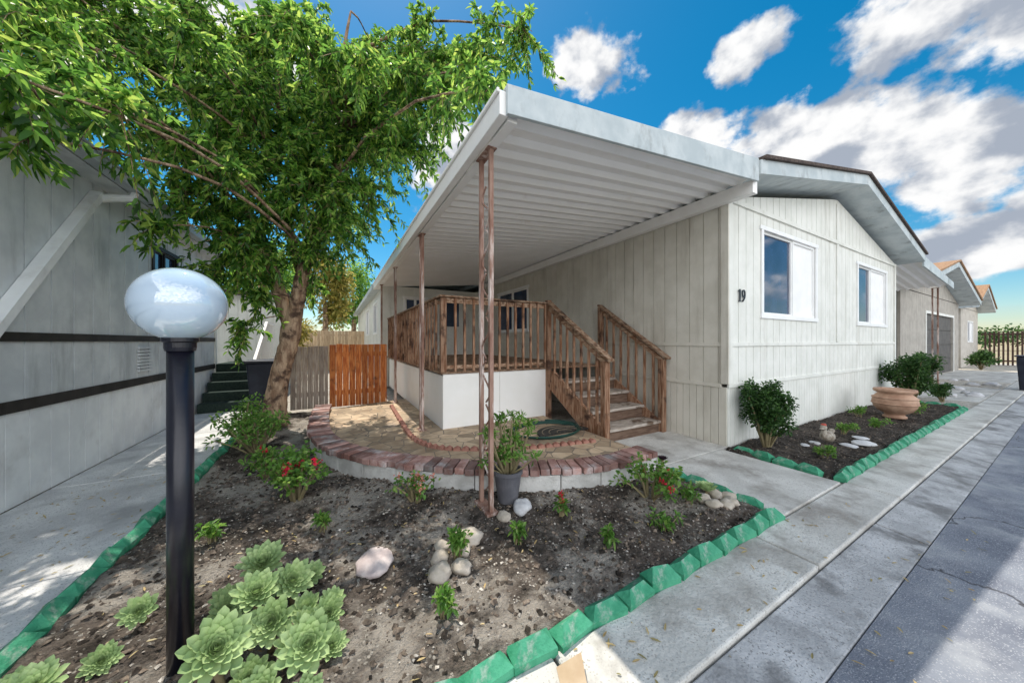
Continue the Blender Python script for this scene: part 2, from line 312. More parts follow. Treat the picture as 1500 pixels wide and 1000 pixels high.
# ---------------------------------------------------------------- edging
def blockmesh():
    b=MB(); w=.108;d=.05
    vs=[(-w,-d,0),(w,-d,0),(w,d,0),(-w,d,0),(-w,-d,.05),(w,-d,.04),(w,d,.045),(-w,d,.05),(-.055,.004,.10),(.062,.004,.092)]
    b.add(vs,[(0,3,2,1),(0,1,5,4),(1,2,6,5),(2,3,7,6),(3,0,4,7),(4,5,9,8),(5,6,9),(6,7,8,9),(7,4,8)])
    return rawmesh('edging_block',b.v,b.f,M['edge'],False)
BM=blockmesh(); EC=[0]
def edging(x,y,ang,s=1):
    EC[0]+=1
    o=bpy.data.objects.new('edging_block',BM);o.location=(x,y,-.012);o.rotation_euler=(random.uniform(-.14,.06),random.uniform(-.07,.07),ang+random.uniform(-.05,.05)+(.13 if EC[0]%2 else -.10)+(math.pi if random.random()<.4 else 0));o.scale=(s,s,random.uniform(.88,1.1)*s);COL.objects.link(o)
    o['label']='green painted concrete edging block on bed border';o['category']='garden edging';o['group']='green edging blocks around the garden beds'
def edgerow(x0,y0,x1,y1,st=.226,s=1):
    d=math.hypot(x1-x0,y1-y0);n=max(1,round(d/st));a=math.atan2(y1-y0,x1-x0)
    for i in range(n):
        t=(i+.5)/n;edging(x0+(x1-x0)*t,y0+(y1-y0)*t,a,s)
edgerow(-.9,1.2,3.1,1.2);edgerow(3.08,1.3,3.08,2.15)
edgerow(-1.26,5.9,-1.26,1.7,.228,.98)
edgerow(4.42,1.2,11.4,1.2,.228,.95);edgerow(4.42,1.32,4.52,2.2,.225,.95);edgerow(11.45,1.25,11.6,2.0)
# ---------------------------------------------------------------- siding
def siding(b,fr,u0,u1,z0,z1,pitch=.2,gap=.011,proud=.011,openings=(),top=None,back=True):
    top=top or (lambda u:z1)
    cuts=sorted(set([round(q,4) for o in openings for q in(o[0],o[1])]))
    def seg(a,c,d0,d1):
        ops=sorted([(o[2],o[3]) for o in openings if o[0]<(a+c)/2<o[1]])
        zs=z0;out=[]
        for lo,hi in ops: out.append((zs,lo));zs=hi
        out.append((zs,None))
        for lo,hi in out:
            h0=top(a) if hi is None else hi; h1=top(c) if hi is None else hi
            if h0-lo<.01 and h1-lo<.01: continue
            p=[fr(a,lo,d0),fr(c,lo,d0),fr(c,h1,d0),fr(a,h0,d0)];q=[fr(a,lo,d1),fr(c,lo,d1),fr(c,h1,d1),fr(a,h0,d1)]
            b.add(p+q,[(4,5,6,7),(0,1,5,4),(1,2,6,5),(2,3,7,6),(3,0,4,7)])
    us=[u0]; u=math.ceil(u0/pitch)*pitch
    while u<u1-1e-6:
        if u>u0+.02: us.append(u)
        u+=pitch
    us.append(u1)
    for a,c in zip(us[:-1],us[1:]):
        a2=a+(gap/2 if a>u0 else 0);c2=c-(gap/2 if c<u1 else 0)
        pts=[a2]+[q for q in cuts if a2<q<c2]+[c2]
        for s,e in zip(pts[:-1],pts[1:]): seg(s,e,0,proud)
    if back:
        pts=[u0+.001]+[q for q in cuts if u0<q<u1]
        if top(u0)!=top(u1) or top((u0+u1)/2)!=top(u0): pts+=[(u0+u1)/2]
        pts=sorted(pts)+[u1-.001]
        for s,e in zip(pts[:-1],pts[1:]): seg(s,e,-.06,-.001)
def trimbox(b,fr,u0,u1,z0,z1,d0,d1):
    b.add([fr(u0,z0,d0),fr(u1,z0,d0),fr(u1,z1,d0),fr(u0,z1,d0),fr(u0,z0,d1),fr(u1,z0,d1),fr(u1,z1,d1),fr(u0,z1,d1)],
      [(0,3,2,1),(4,5,6,7),(0,1,5,4),(1,2,6,5),(2,3,7,6),(3,0,4,7)])
def window(parent,fr,u0,u1,z0,z1,split=.5,blind='right',fm=None):
    t=.06; b=MB(); fm=fm or M['frame']
    trimbox(b,fr,u0-t-.04,u1+t+.04,z1,z1+t,.004,.034); trimbox(b,fr,u0-t-.02,u1+t+.02,z0-t,z0,.004,.036)
    trimbox(b,fr,u0-t,u0,z0,z1,.004,.032); trimbox(b,fr,u1,u1+t,z0,z1,.004,.032)
    w=part('window',b,fm,parent,bevel=.003)
    b=MB(); um=u0+(u1-u0)*split; s=.035
    for a,c in((u0,um),(um,u1)):
        dd=-.03 if a==u0 else -.015
        trimbox(b,fr,a,a+s,z0+s,z1-s,dd-.02,dd+.02);trimbox(b,fr,c-s,c,z0+s,z1-s,dd-.0195,dd+.0205)
        trimbox(b,fr,a,c,z0,z0+s,dd-.021,dd+.021);trimbox(b,fr,a,c,z1-s,z1,dd-.021,dd+.021)
    part('frame',b,fm,w)
    b=MB()
    trimbox(b,fr,u0+s,um-s,z0+s,z1-s,-.04,-.032)
    if blind!='right': trimbox(b,fr,um+s,u1-s,z0+s,z1-s,-.025,-.018)
    part('pane',b,M['glass'],w)
    if blind=='right':
        b=MB(); trimbox(b,fr,um+s,u1-s,z0+s,z1-s,-.03,-.02)
        part('blind',b,M['blind'],w)
    return w
# ---------------------------------------------------------------- home
home=thing('mobile_home','pale greenish-grey mobile home with vertical siding and white-trimmed windows','house',(4.53,2.3,0))
frf=lambda u,z,d:(u,2.3-d,z)
frs=lambda u,z,d:(4.53-d,u,z)
XR=12.15; RX=8.35
rt=lambda u:3.30+.205*(min(u,2*RX-u)-4.45)
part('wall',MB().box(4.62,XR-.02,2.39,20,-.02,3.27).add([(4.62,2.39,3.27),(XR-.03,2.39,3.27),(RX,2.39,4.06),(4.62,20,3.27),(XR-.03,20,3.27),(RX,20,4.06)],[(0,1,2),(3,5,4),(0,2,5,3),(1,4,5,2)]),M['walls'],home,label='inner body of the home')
W1=(5.47,7.33,1.80,3.03);W2=(9.48,11.38,1.79,3.0);W3=(7.3,9.0,1.72,2.86)
b=MB(); siding(b,frf,4.53,XR,.83,3.25,.2,openings=[W1,W2])
siding(b,frf,4.6,XR-.05,3.30,3.3,.2,top=rt)
siding(b,frf,4.53,XR,-.01,.79,.1,gap=.007)
part('wall',b,M['wallf'],home,label='front wall with grooved siding')
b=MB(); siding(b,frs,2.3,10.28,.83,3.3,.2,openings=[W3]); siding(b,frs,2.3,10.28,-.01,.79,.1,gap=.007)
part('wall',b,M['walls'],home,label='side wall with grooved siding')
b=MB()
trimbox(b,frf,4.53,XR,.785,.835,.001,.03); trimbox(b,frf,4.62,XR-.09,1.335,1.385,.012,.03)
trimbox(b,frf,4.515,4.615,.837,3.25,.0125,.034); trimbox(b,frf,XR-.1,XR,.837,3.25,.0125,.034)
trimbox(b,frf,RX-.05,RX+.05,1.39,3.245,.0125,.03); trimbox(b,frf,4.53,XR,3.245,3.305,.0005,.038); trimbox(b,frf,RX-.05,RX+.05,3.31,4.02,.0125,.03)
part('trim',b,M['wallf'],home,bevel=.003)
b=MB()
trimbox(b,frs,2.262,2.36,.837,3.25,.0125,.036); trimbox(b,frs,2.36,10.2,1.335,1.385,.012,.028); trimbox(b,frs,2.36,10.28,.785,.835,.001,.03)
part('trim',b,M['walls'],home,bevel=.003)
window(home,frf,*W1,split=.54); window(home,frf,*W2,split=.45); window(home,frs,*W3,blind='none')
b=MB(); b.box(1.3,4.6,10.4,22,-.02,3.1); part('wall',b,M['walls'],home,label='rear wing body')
fre=lambda u,z,d:(u,10.3-d,z); frl=lambda u,z,d:(1.22-d,u,z)
b=MB(); siding(b,fre,1.22,4.5,.02,3.1,.2,openings=[(1.9,2.5,1.75,2.75),(2.9,3.8,.95,2.9)]); siding(b,frl,10.3,22,.02,3.1,.2,openings=[(11.5,12.6,1.7,2.7),(14.5,15.8,1.7,2.7)])
part('wall',b,M['wallf'],home,label='rear wing siding')
window(home,fre,1.9,2.5,1.75,2.75,blind='none'); window(home,frl,11.5,12.6,1.7,2.7,blind='none'); window(home,frl,14.5,15.8,1.7,2.7,blind='none')
b=MB(); trimbox(b,fre,2.84,2.9,.95,2.96,.012,.03);trimbox(b,fre,3.8,3.86,.95,2.96,.012,.03);trimbox(b,fre,2.9,3.8,2.9,2.96,.012,.03);trimbox(b,fre,2.902,3.798,.95,2.898,-.04,-.02)
d_=part('door',b,M['trim'],home)
part('pane',MB().box(3.05,3.65,10.30,10.315,1.9,2.75),M['glass'],d_)
b=MB(); b.hexa([(.95,10.31,2.98),(4.6,10.31,3.62),(4.6,22.3,3.62),(.95,22.3,2.98)],(0,0,1),.14)
part('roof',b,M['fascia'],home)
zt=lambda X:3.60+.205*(min(X,2*RX-X)-4.45)
XE=12.55; YF=1.88; FT=.19
b=MB()
for a,c in((4.46,RX),(RX,XE)):
    b.add([(a,YF,zt(a)-FT),(c,YF,zt(c)-FT),(c,20.3,zt(c)-FT),(a,20.3,zt(a)-FT),(a,YF,zt(a)-.02),(c,YF,zt(c)-.02),(c,20.3,zt(c)-.02),(a,20.3,zt(a)-.02)],
      [(0,3,2,1),(4,5,6,7),(0,1,5,4),(1,2,6,5),(2,3,7,6),(3,0,4,7)])
roof=part('roof',b,M['fascia'],home,label='roof edge fascia and soffit')
b=MB()
for a,c in((4.5,RX),(RX,XE+.05)):
    b.add([(a,YF-.04,zt(a)-.017),(c,YF-.04,zt(c)-.017),(c,20.3,zt(c)-.017),(a,20.3,zt(a)-.017),(a,YF-.04,zt(a)+.025),(c,YF-.04,zt(c)+.025),(c,20.3,zt(c)+.025),(a,20.3,zt(a)+.025)],
      [(0,3,2,1),(4,5,6,7),(0,1,5,4),(1,2,6,5),(2,3,7,6),(3,0,4,7)])
part('shingles',b,M['shingle'],roof)
b=MB(); s=.17;x0=4.80;z0=1.94;y=2.27
b.box(x0-.011,x0+.011,y-.006,y+.006,z0,z0+s);b.box(x0-.03,x0+.03,y-.0065,y+.0055,z0-.001,z0+.012);b.beam((x0-.032,y,z0+s*.82),(x0,y,z0+s*.97),.011,.014)
cx=x0+.095;cz=z0+s*.69;prev=None
for i in range(25):
    a=2*math.pi*i/24;p=(cx+.033*math.cos(a),y,cz+.046*math.sin(a))
    if prev:b.beam(prev,p,.012,.014 if abs(math.cos(a))<.6 else .021,up=(math.cos(a),0,math.sin(a)))
    prev=p
prev=None
for i in range(10):
    t=i/9;p=(cx+.034-.062*t**2,y,cz-.005-.105*t**.8)
    if prev:b.beam(prev,p,.0125,.018,up=(1,0,.3))
    prev=p
part('house_number',b,M['black'],home)
# ---------------------------------------------------------------- patio awning
aw=thing('patio_awning','white corrugated metal patio awning on rusty iron posts','awning',(1.09,2.4,0))
def corr(x0,z0,x1,z1,y0,y1,pitch=.2,dep=.055):
    b=MB(); y=y0; prof=[]
    while y<y1-1e-6:
        for dy,dz in((0,0),(.03,0),(.036,dep),(.16,dep*.8),(.19,dep*.2)): prof.append((min(y+dy*pitch/.2,y1),dz))
        y+=pitch
    for y,dz in prof: b.v+= [(x0,y,z0+dz),(x1,y,z1+dz)]
    for i in range(len(prof)-1): b.f.append((2*i,2*i+1,2*i+3,2*i+2))
    k=len(b.v); b.v+=[(x0,y0,z0+dep+.01),(x1,y0,z1+dep+.01),(x1,y1,z1+dep+.01),(x0,y1,z0+dep+.01)]; b.f.append((k,k+1,k+2,k+3))
    return b
part('roof_panel',corr(1.05,3.03,4.5,3.37,1.93,10.28),M['white'],aw)
b=MB()
b.add([(1.02,1.9,2.95),(4.455,1.9,3.33),(4.455,1.93,3.33),(1.02,1.93,2.95),(1.02,1.9,3.15),(4.455,1.9,3.60),(4.455,1.93,3.60),(1.02,1.93,3.15)],[(0,3,2,1),(4,5,6,7),(0,1,5,4),(1,2,6,5),(2,3,7,6),(3,0,4,7)])
b.hexa([(1.02,1.905,3.145),(4.45,1.905,3.595),(4.45,2.3,3.57),(1.02,2.3,3.12)],(0,0,1),.012)
part('fascia',b,M['fascia'],aw,bevel=.004)
b=MB(); b.box(.975,1.04,1.932,10.3,2.95,3.12); b.box(.955,.975,1.931,10.3,3.10,3.13)
part('gutter',b,M['white'],aw,bevel=.006)
b=MB(); b.box(1.05,1.13,1.96,10.2,2.945,3.028); b.box(4.40,4.505,1.94,10.25,3.20,3.355)
part('beam',b,M['white'],aw,bevel=.004)
def ipost(parent,X,Y,z0,z1,sp=.19,scroll=True):
    b=MB()
    for s_ in(-1,1): b.box(X-.017,X+.017,Y+s_*sp/2-.017,Y+s_*sp/2+.017,z0,z1)
    z=z0+.15;k=0
    while scroll and z<z1-.4:
        pts=[];sg=1 if k%2 else -1
        for i in range(15):
            t=i/14;pts.append((X,Y+sg*(sp/2-.02)*math.sin(t*2*math.pi),z+.34*t))
        b.tube(pts,.009,5); z+=.36;k+=1
    b.box(X-.05,X+.05,Y-sp/2-.04,Y+sp/2+.04,z0-.01,z0+.012); b.box(X-.04,X+.04,Y-sp/2-.03,Y+sp/2+.03,z1-.01,z1)
    return part('post',b,M['rust'],parent,bevel=.002)
for Y in(2.40,4.66,7.0,9.3): ipost(aw,1.085,Y,0.03 if Y<3 else .12,2.945,.19 if Y<3 else .12)
# ---------------------------------------------------------------- deck
dk=thing('wooden_deck','raised porch deck with weathered wood railing and white skirting','deck',(1.34,4.5,0))
b=MB(); b.box(1.36,2.28,4.52,4.56,.10,.92);b.box(2.285,3.24,4.52,4.56,.10,.92); b.box(1.36,1.40,4.56,7,.10,.90); b.box(1.36,1.40,7.005,9.8,.10,.90)
part('skirting',b,M['base'],dk,bevel=.004)
b=MB(); y=4.5
while y<10.2: b.box(1.33,4.5,y,y+.137,.925,.955); y+=.142
part('floor',b,M['woodh'],dk,bevel=.003)
zr=2.07
b=MB(); b.box(1.29,3.30,4.45,4.56,zr-.03,zr);b.box(1.33,3.22,4.49,4.515,zr-.11,zr-.035);b.box(1.40,3.18,4.49,4.515,1.0,1.05)
rail=part('railing',b,M['woodh'],dk,bevel=.004)
b=MB(); b.box(1.29,1.40,4.57,9.8,zr-.03,zr);b.box(1.33,1.355,4.56,9.8,zr-.11,zr-.035);b.box(1.33,1.355,4.58,9.8,1.0,1.05)
raill=part('railing',b,M['woodh'],dk,bevel=.004)
def baluster(parent,X,Y,z0,z1,w=.032):
    b=MB().box(X-w/2,X+w/2,Y-w/2,Y+w/2,z0,z1)
    return part('baluster',b,M['wood'],parent)
x=1.53
while x<3.15: baluster(rail,x,4.475,.96,zr-.036); x+=.145
y=4.74
while y<9.75: baluster(raill,1.318,y,.96,zr-.036); y+=.19
for X,Y,z0,z1 in((1.36,4.52,.955,zr-.036),(3.21,4.50,.02,2.11),(4.40,4.46,.4,2.05),(1.36,7.0,.955,zr-.036),(1.36,9.7,.955,zr-.036)):
    part('newel_post',MB().box(X-.042,X+.042,Y-.042,Y+.042,z0,z1),M['wood'],dk,bevel=.004)
st=thing('wooden_steps','weathered grey wooden steps with sloping handrails','steps',(3.8,3.2,0))
for i in range(4):
    z=.19*(i+1); y0=3.15+.3*i
    b=MB(); b.box(3.25,4.36,y0,y0+.155,z-.04,z); b.box(3.25,4.36,y0+.16,y0+.32,z-.04,z-.001)
    part('tread',b,M['tread'],st,bevel=.004)
    part('riser',MB().box(3.27,4.34,y0+.03,y0+.05,z-.19,z-.042),M['riser'],st)
for X in(3.235,4.375):
    b=MB(); q=[(X-.02,3.17,.012),(X-.02,3.50,.012),(X-.02,4.49,.60),(X-.02,4.49,.90),(X-.02,4.32,.88),(X-.02,3.17,.17)]; k=len(q)
    b.add(q+[(a+.04,c,e) for a,c,e in q],[tuple(range(k)),tuple(reversed(range(k,2*k)))]+[(i,(i+k),(i+1)%k+k,(i+1)%k) for i in range(k)])
    part('stringer',b,M['wood'],st)
    Xr=X+(-.03 if X<4 else .03)
    part('newel_post',MB().box(Xr-.045,Xr+.045,3.12,3.21,.012,1.13),M['wood'],st,bevel=.004)
    b=MB(); b.beam((Xr,3.05,1.14),(Xr,4.50,2.09),.11,.035); b.beam((Xr,3.13,1.09),(Xr,4.47,1.98),.03,.07)
    r=part('handrail',b,M['woodh'],st,bevel=.004)
    for k in range(7):
        y=3.32+k*.165; baluster(r,Xr,y,.14+(y-3.15)*.62,1.08+(y-3.05)*.655,.032)
# ---------------------------------------------------------------- patio
cp=[(3.0,2.22),(2.4,2.20),(1.99,2.28),(1.42,2.55),(.83,2.95),(.40,3.36),(.08,3.78),(-.16,4.25),(-.28,4.75),(-.32,5.3),(-.34,6.3),(-.3,7.0)]
def catmull(P,n=24):
    out=[];Q=[P[0]]+P+[P[-1]]
    for i in range(1,len(Q)-2):
        p0,p1,p2,p3=[np.array(q) for q in Q[i-1:i+3]]
        for k in range(n):
            t=k/n;out.append(.5*((2*p1)+(-p0+p2)*t+(2*p0-5*p1+4*p2-p3)*t*t+(-p0+3*p1-3*p2+p3)*t**3))
    out.append(np.array(P[-1]));return out
def resample(C,st):
    out=[C[0]];acc=0
    for a,c in zip(C[:-1],C[1:]):
        d=np.linalg.norm(c-a)
        while acc+d>=st:
            t=(st-acc)/d;a=a+(c-a)*t;out.append(a);d=np.linalg.norm(c-a);acc=0
        acc+=d
    return out
C=catmull(cp)
def offs(pts,o):
    r=[]
    for i,p in enumerate(pts):
        t=pts[min(i+1,len(pts)-1)]-pts[max(i-1,0)];t=t/np.linalg.norm(t);nn=np.array([t[1],-t[0]]);r.append((p+nn*o,nn))
    return r
rw=thing('patio_retaining_wall','low curved block wall topped with muted red bricks','garden wall',(1.4,2.6,0))
bk=resample(C,.10); b=MB()
O=offs(bk,0)
for i in range(len(bk)-1):
    a=bk[i];c=bk[i+1];n0=O[i][1];n1=O[i+1][1]
    t=(c-a);g=t/np.linalg.norm(t)*.006; j=random.uniform(-.018,.014);zj=.225+random.uniform(-.007,.007)
    q=[a+g-n0*(.02+j),c-g-n1*(.02+j),c-g+n1*.24,a+g+n0*.24]
    b.prism([tuple(p) for p in q],zj-.058,zj)
part('brick_coping',b,M['brick'],rw,bevel=.005)
b=MB(); fine=resample(C,.05);Of=offs(fine,0)
i=0
while i<len(fine)-1:
    e=min(i+8,len(fine)-1)
    pts=[fine[k]+Of[k][1]*.0 for k in range(i,e+1)];inn=[fine[k]+Of[k][1]*.2 for k in range(i,e+1)]
    t=(pts[1]-pts[0]);t=t/np.linalg.norm(t)*.008;pts[0]=pts[0]+t;inn[0]=inn[0]+t
    b.prism([tuple(p) for p in pts+inn[::-1]],-.03,.165); i=e
part('block_course',b,M['block'],rw,bevel=.006)
inner=[p+n_*.2 for p,n_ in offs(resample(C,.1),0)]
poly=[tuple(p) for p in inner]+[(1.35,7.35),(1.35,4.55),(3.12,4.55),(3.12,2.5)]
structure('patio',MB().prism(poly[::-1],-.02,.125),M['flag'],'tan flagstone patio floor','patio')
zb=catmull([(.95,6.6),(.9,5.3),(.88,4.3),(1.05,3.75),(1.45,3.45),(2.04,3.2),(2.9,3.02)])
zz=resample(zb,.1)
bs=MB().add([(-.045,-.03,0),(.045,-.03,0),(.045,.03,0),(-.045,.03,0),(-.04,-.028,.028),(0,-.028,.048),(.04,-.028,.028),(-.04,.028,.028),(0,.028,.048),(.04,.028,.028)],
 [(0,3,2,1),(0,1,6,5,4),(3,7,8,9,2),(0,4,7,3),(4,5,8,7),(5,6,9,8),(6,1,2,9)])
bme=rawmesh('border_brick',bs.v,bs.f,M['redbrick'],False)
for i in range(len(zz)-1):
    o=bpy.data.objects.new('border_brick',bme);d=zz[i+1]-zz[i];o.location=(*((zz[i]+zz[i+1])/2),.125);o.rotation_euler=(0,0,math.atan2(d[1],d[0])+random.uniform(-.25,.25));COL.objects.link(o)
    o['label']='red pointed border brick set on the patio';o['category']='border brick';o['group']='red border bricks around the deck'
dm=thing('doormat','dark half-round doormat with tan pattern on patio','doormat',(2.8,3.62,.13))
pl=[(2.8+.42*math.cos(a),3.5+.36*math.sin(a)) for a in np.linspace(0,math.pi,24)]
part('base',MB().prism(pl,.126,.142),M['mat'],dm)
b=MB()
for rr_ in(.34,.24,.12):
    b.tube([(2.8+rr_*math.cos(a),3.52+rr_*.8*math.sin(a),.143) for a in np.linspace(.1,math.pi-.1,20)],.006,5)
part('pattern',b,M['matr'],dm)
b=MB();pts=[]
for i in range(150):
    a=i/150*2*math.pi*3.2;rr_=.44+.012*(i/30);pts.append((2.62+rr_*1.05*math.cos(a),3.72+rr_*.8*math.sin(a),.137+.004*math.sin(i*.3)+.012*(i//47)))
b.tube(pts,.011,6)
single('garden_hose',b,M['hose'],'coiled green garden hose on the patio','garden hose',(2.6,3.7,.13),smooth=True)
# ---------------------------------------------------------------- gate & fences
def plankfence(name,x0,x1,Y,h,mt,label,cat='fence',w=.095):
    t=thing(name,label,cat,(x0,Y,0)); b=MB(); x=x0
    while x<x1-.01:
        e=min(x+w,x1);hh=h+random.uniform(-.01,.01); b.box(x+.003,e-.003,Y,Y+.02,.06,hh); x=e
    part('planks',b,mt,t,bevel=.003)
    b=MB()
    for z in(.3,h-.25): b.box(x0,x1,Y+.021,Y+.06,z,z+.09)
    part('rails',b,mt,t); return t
plankfence('garden_gate',-.12,.98,7.45,1.34,M['gate'],'reddish redwood plank gate across side yard','gate',w=.12)
plankfence('wooden_fence',-.78,-.14,7.47,1.30,M['grayfence'],'weathered grey plank fence beside the gate')
plankfence('wooden_fence',-3,1.2,17,1.9,M['tanfence'],'tan plank fence behind the side yard',w=.14)
# ---------------------------------------------------------------- neighbour home
nb=thing('neighbour_home','grey neighbouring home with black horizontal bands','house',(-2.4,5,0))
frn=lambda u,z,d:(-2.4+d,u,z)
part('wall',MB().box(-9,-2.5,-.5,9.5,0,3.2),M['nwall'],nb,label='inner body')
b=MB();siding(b,frn,-.5,9.5,.90,3.25,.3,gap=.018,proud=.014,openings=[(6.75,7.5,2.4,2.8)]);part('wall',b,M['nwall'],nb,label='grey vertical siding')
b=MB();siding(b,frn,-.5,9.5,.0,.80,.24,gap=.012);part('skirting',b,M['nskirt'],nb)
b=MB();trimbox(b,frn,-.5,9.5,.80,.90,0,.03);trimbox(b,frn,-.5,9.5,1.40,1.48,.015,.034);part('trim',b,M['band'],nb,label='black painted bands')
b=MB();b.box(-2.42,-2.36,9.45,9.56,0,3.2);part('trim',b,M['trim'],nb,label='white corner trim')
b=MB();b.hexa([(-9,-.8,4.2),(-2.17,-.8,3.22),(-2.17,9.9,3.22),(-9,9.9,4.2)],(0,0,1),.06);part('roof',b,M['shingle'],nb)
b=MB();b.box(-2.385,-2.175,-.8,9.9,3.17,3.21);part('soffit',b,M['nwall'],nb)
b=MB();b.box(-2.16,-2.05,-.8,9.9,3.17,3.28);b.box(-2.05,-2.035,-.8,9.9,3.26,3.29);part('gutter',b,M['ngut'],nb,bevel=.008)
b=MB();b.tube([(-2.11,5.52,3.2),(-2.13,5.5,3.1),(-2.25,5.45,3.06),(-2.33,5.35,3.0)],.045,8);b.beam((-2.335,5.36,3.05),(-2.335,3.0,.12),.09,.07,up=(0,-1,.6));part('downspout',b,M['nskirt'],nb)
window(nb,frn,6.75,7.5,2.4,2.8,blind='none',fm=M['band'])
b=MB()
for i in range(8): b.box(-2.384,-2.36,6.3,6.65,.98+.045*i,.98+.045*i+.03)
part('vent',b,M['nwall'],nb)
ns=thing('porch_steps','porch steps covered with dark green outdoor carpet','steps',(-2,8.6,0))
for i in range(5): part('tread',MB().box(-2.35,-1.5,8.3+.28*i,8.62+.28*i if i<4 else 10.5,0+.004*i,.18*(i+1)),M['carpet'],ns,bevel=.01)
b=MB()
for X in(-1.47,):
    b.beam((X,8.3,1.0),(X,9.6,1.85),.05,.06);b.beam((X,9.6,1.85),(X,10.6,1.85),.05,.06)
    for k in range(10): y=8.32+k*.24; b.box(X-.02,X+.02,y-.02,y+.02,.0,1.0+min(y-8.3,1.3)*.65)
part('railing',b,M['white'],ns)
fs=thing('side_shed','white shed wall beyond the porch steps','shed',(-2,12,0))
b=MB();siding(b,lambda u,z,d:(u,11.5-d,z),-3.5,-1.35,0,2.7,.2);b.box(-3.5,-1.35,11.6,14,0,2.7);part('wall',b,M['wallf'],fs)
part('roof',MB().hexa([(-3.6,11.3,2.7),(-1.2,11.3,2.7),(-1.2,14.2,2.9),(-3.6,14.2,2.9)],(0,0,1),.12),M['shingle'],fs)
bn=thing('wheeled_bin','dark blue-black wheeled rubbish bin beside tree','bin',(-1.0,7.6,0))
b=MB();b.add([(-1.35,7.35,.05),(-.9,7.35,.05),(-.9,7.85,.05),(-1.35,7.85,.05),(-1.42,7.28,1.0),(-.83,7.28,1.0),(-.83,7.92,1.0),(-1.42,7.92,1.0)],[(0,3,2,1),(4,5,6,7),(0,1,5,4),(1,2,6,5),(2,3,7,6),(3,0,4,7)])
part('body',b,M['bin'],bn,bevel=.03)
b=MB();b.box(-1.45,-.8,7.25,7.95,1.005,1.05);part('lid',b,M['bin'],bn,bevel=.02)
for X in(-1.35,-.9): part('wheel',MB().tube([(X-.03,7.85,.1),(X+.03,7.85,.1)],.1,16),M['black'],bn)
# ---------------------------------------------------------------- lamp
LX,LY=-.575,1.853
lp=thing('garden_lamp','black lamp post with round milky glass globe','lamp',(LX,LY,0))
b=MB();b.tube([(LX,LY,-.05),(LX,LY,1.37)],.042,32);part('post',b,M['black'],lp,smooth=True)
b=MB();b.lathe([(.0,1.36),(.047,1.36),(.05,1.375),(.05,1.395),(.058,1.40),(.058,1.42),(.0,1.425)],(LX,LY,0),32);part('collar',b,M['black'],lp)
b=MB();b.lathe([(.152*math.sin(a),1.556-.152*math.cos(a)) for a in np.linspace(.36,math.pi,28)],(LX,LY,0),48);part('globe',b,M['globe'],lp,smooth=True)
# ---------------------------------------------------------------- tree
tr=thing('tree','leafy fruit tree with leaning forked trunk in garden bed','tree',(-.85,6.4,0))
b=MB()
def curve(p0,p1,bend,n=6):
    p0=Vector(p0);p1=Vector(p1);out=[]
    for i in range(n+1):
        t=i/n;p=p0.lerp(p1,t);p.z+=bend*math.sin(t*math.pi);out.append(p+Vector((random.uniform(-.03,.03),random.uniform(-.03,.03),0))*(0<i<n))
    return out
def knots(P,R,n=5):
    C3=[];R3=[]
    Q=[P[0]]+list(P)+[P[-1]]
    for i in range(1,len(Q)-2):
        p0,p1,p2,p3=[np.array(q,float) for q in Q[i-1:i+3]]
        for k in range(n):
            t=k/n;C3.append(.5*((2*p1)+(-p0+p2)*t+(2*p0-5*p1+4*p2-p3)*t*t+(-p0+3*p1-3*p2+p3)*t**3));R3.append((R[i-1]*(1-t)+R[i]*t)*random.uniform(.93,1.07))
    C3.append(np.array(P[-1],float));R3.append(R[-1]);return C3,R3
trunk=[(-.90,6.42,-.05),(-.88,6.42,.1),(-.86,6.4,.45),(-.78,6.38,.95),(-.68,6.34,1.35),(-.63,6.3,1.73)]
RL=[(-.63,6.3,1.6),(-.55,6.25,2.1),(-.41,6.18,2.85),(-.25,6.1,3.4),(-.07,5.98,3.97),(.1,5.8,4.8),(.1,5.6,5.8),(.2,5.5,6.5)]
LLb=[(-.64,6.3,1.6),(-.8,6.38,2.15),(-.95,6.47,2.74),(-1.2,6.6,3.4),(-1.5,6.8,4.1),(-1.7,6.9,5.0),(-1.6,6.9,6.2)]
ML=[(-.5,6.25,2.4),(-.65,6.3,3.2),(-.8,6.3,4.2),(-.8,6.2,5.4),(-.8,6.2,6.6)]
for P_,R_,k in((trunk,[.24,.19,.15,.135,.135,.14],16),(RL,[.115,.11,.095,.085,.075,.055,.03,.012],12),(LLb,[.105,.095,.082,.075,.065,.05,.02],12),(ML,[.06,.055,.045,.03,.012],8)):
    a_,r_=knots(P_,R_);b.tube([tuple(q) for q in a_],r_,k)
limb=[Vector(p) for p in RL[2:]+LLb[2:]+ML[1:]]
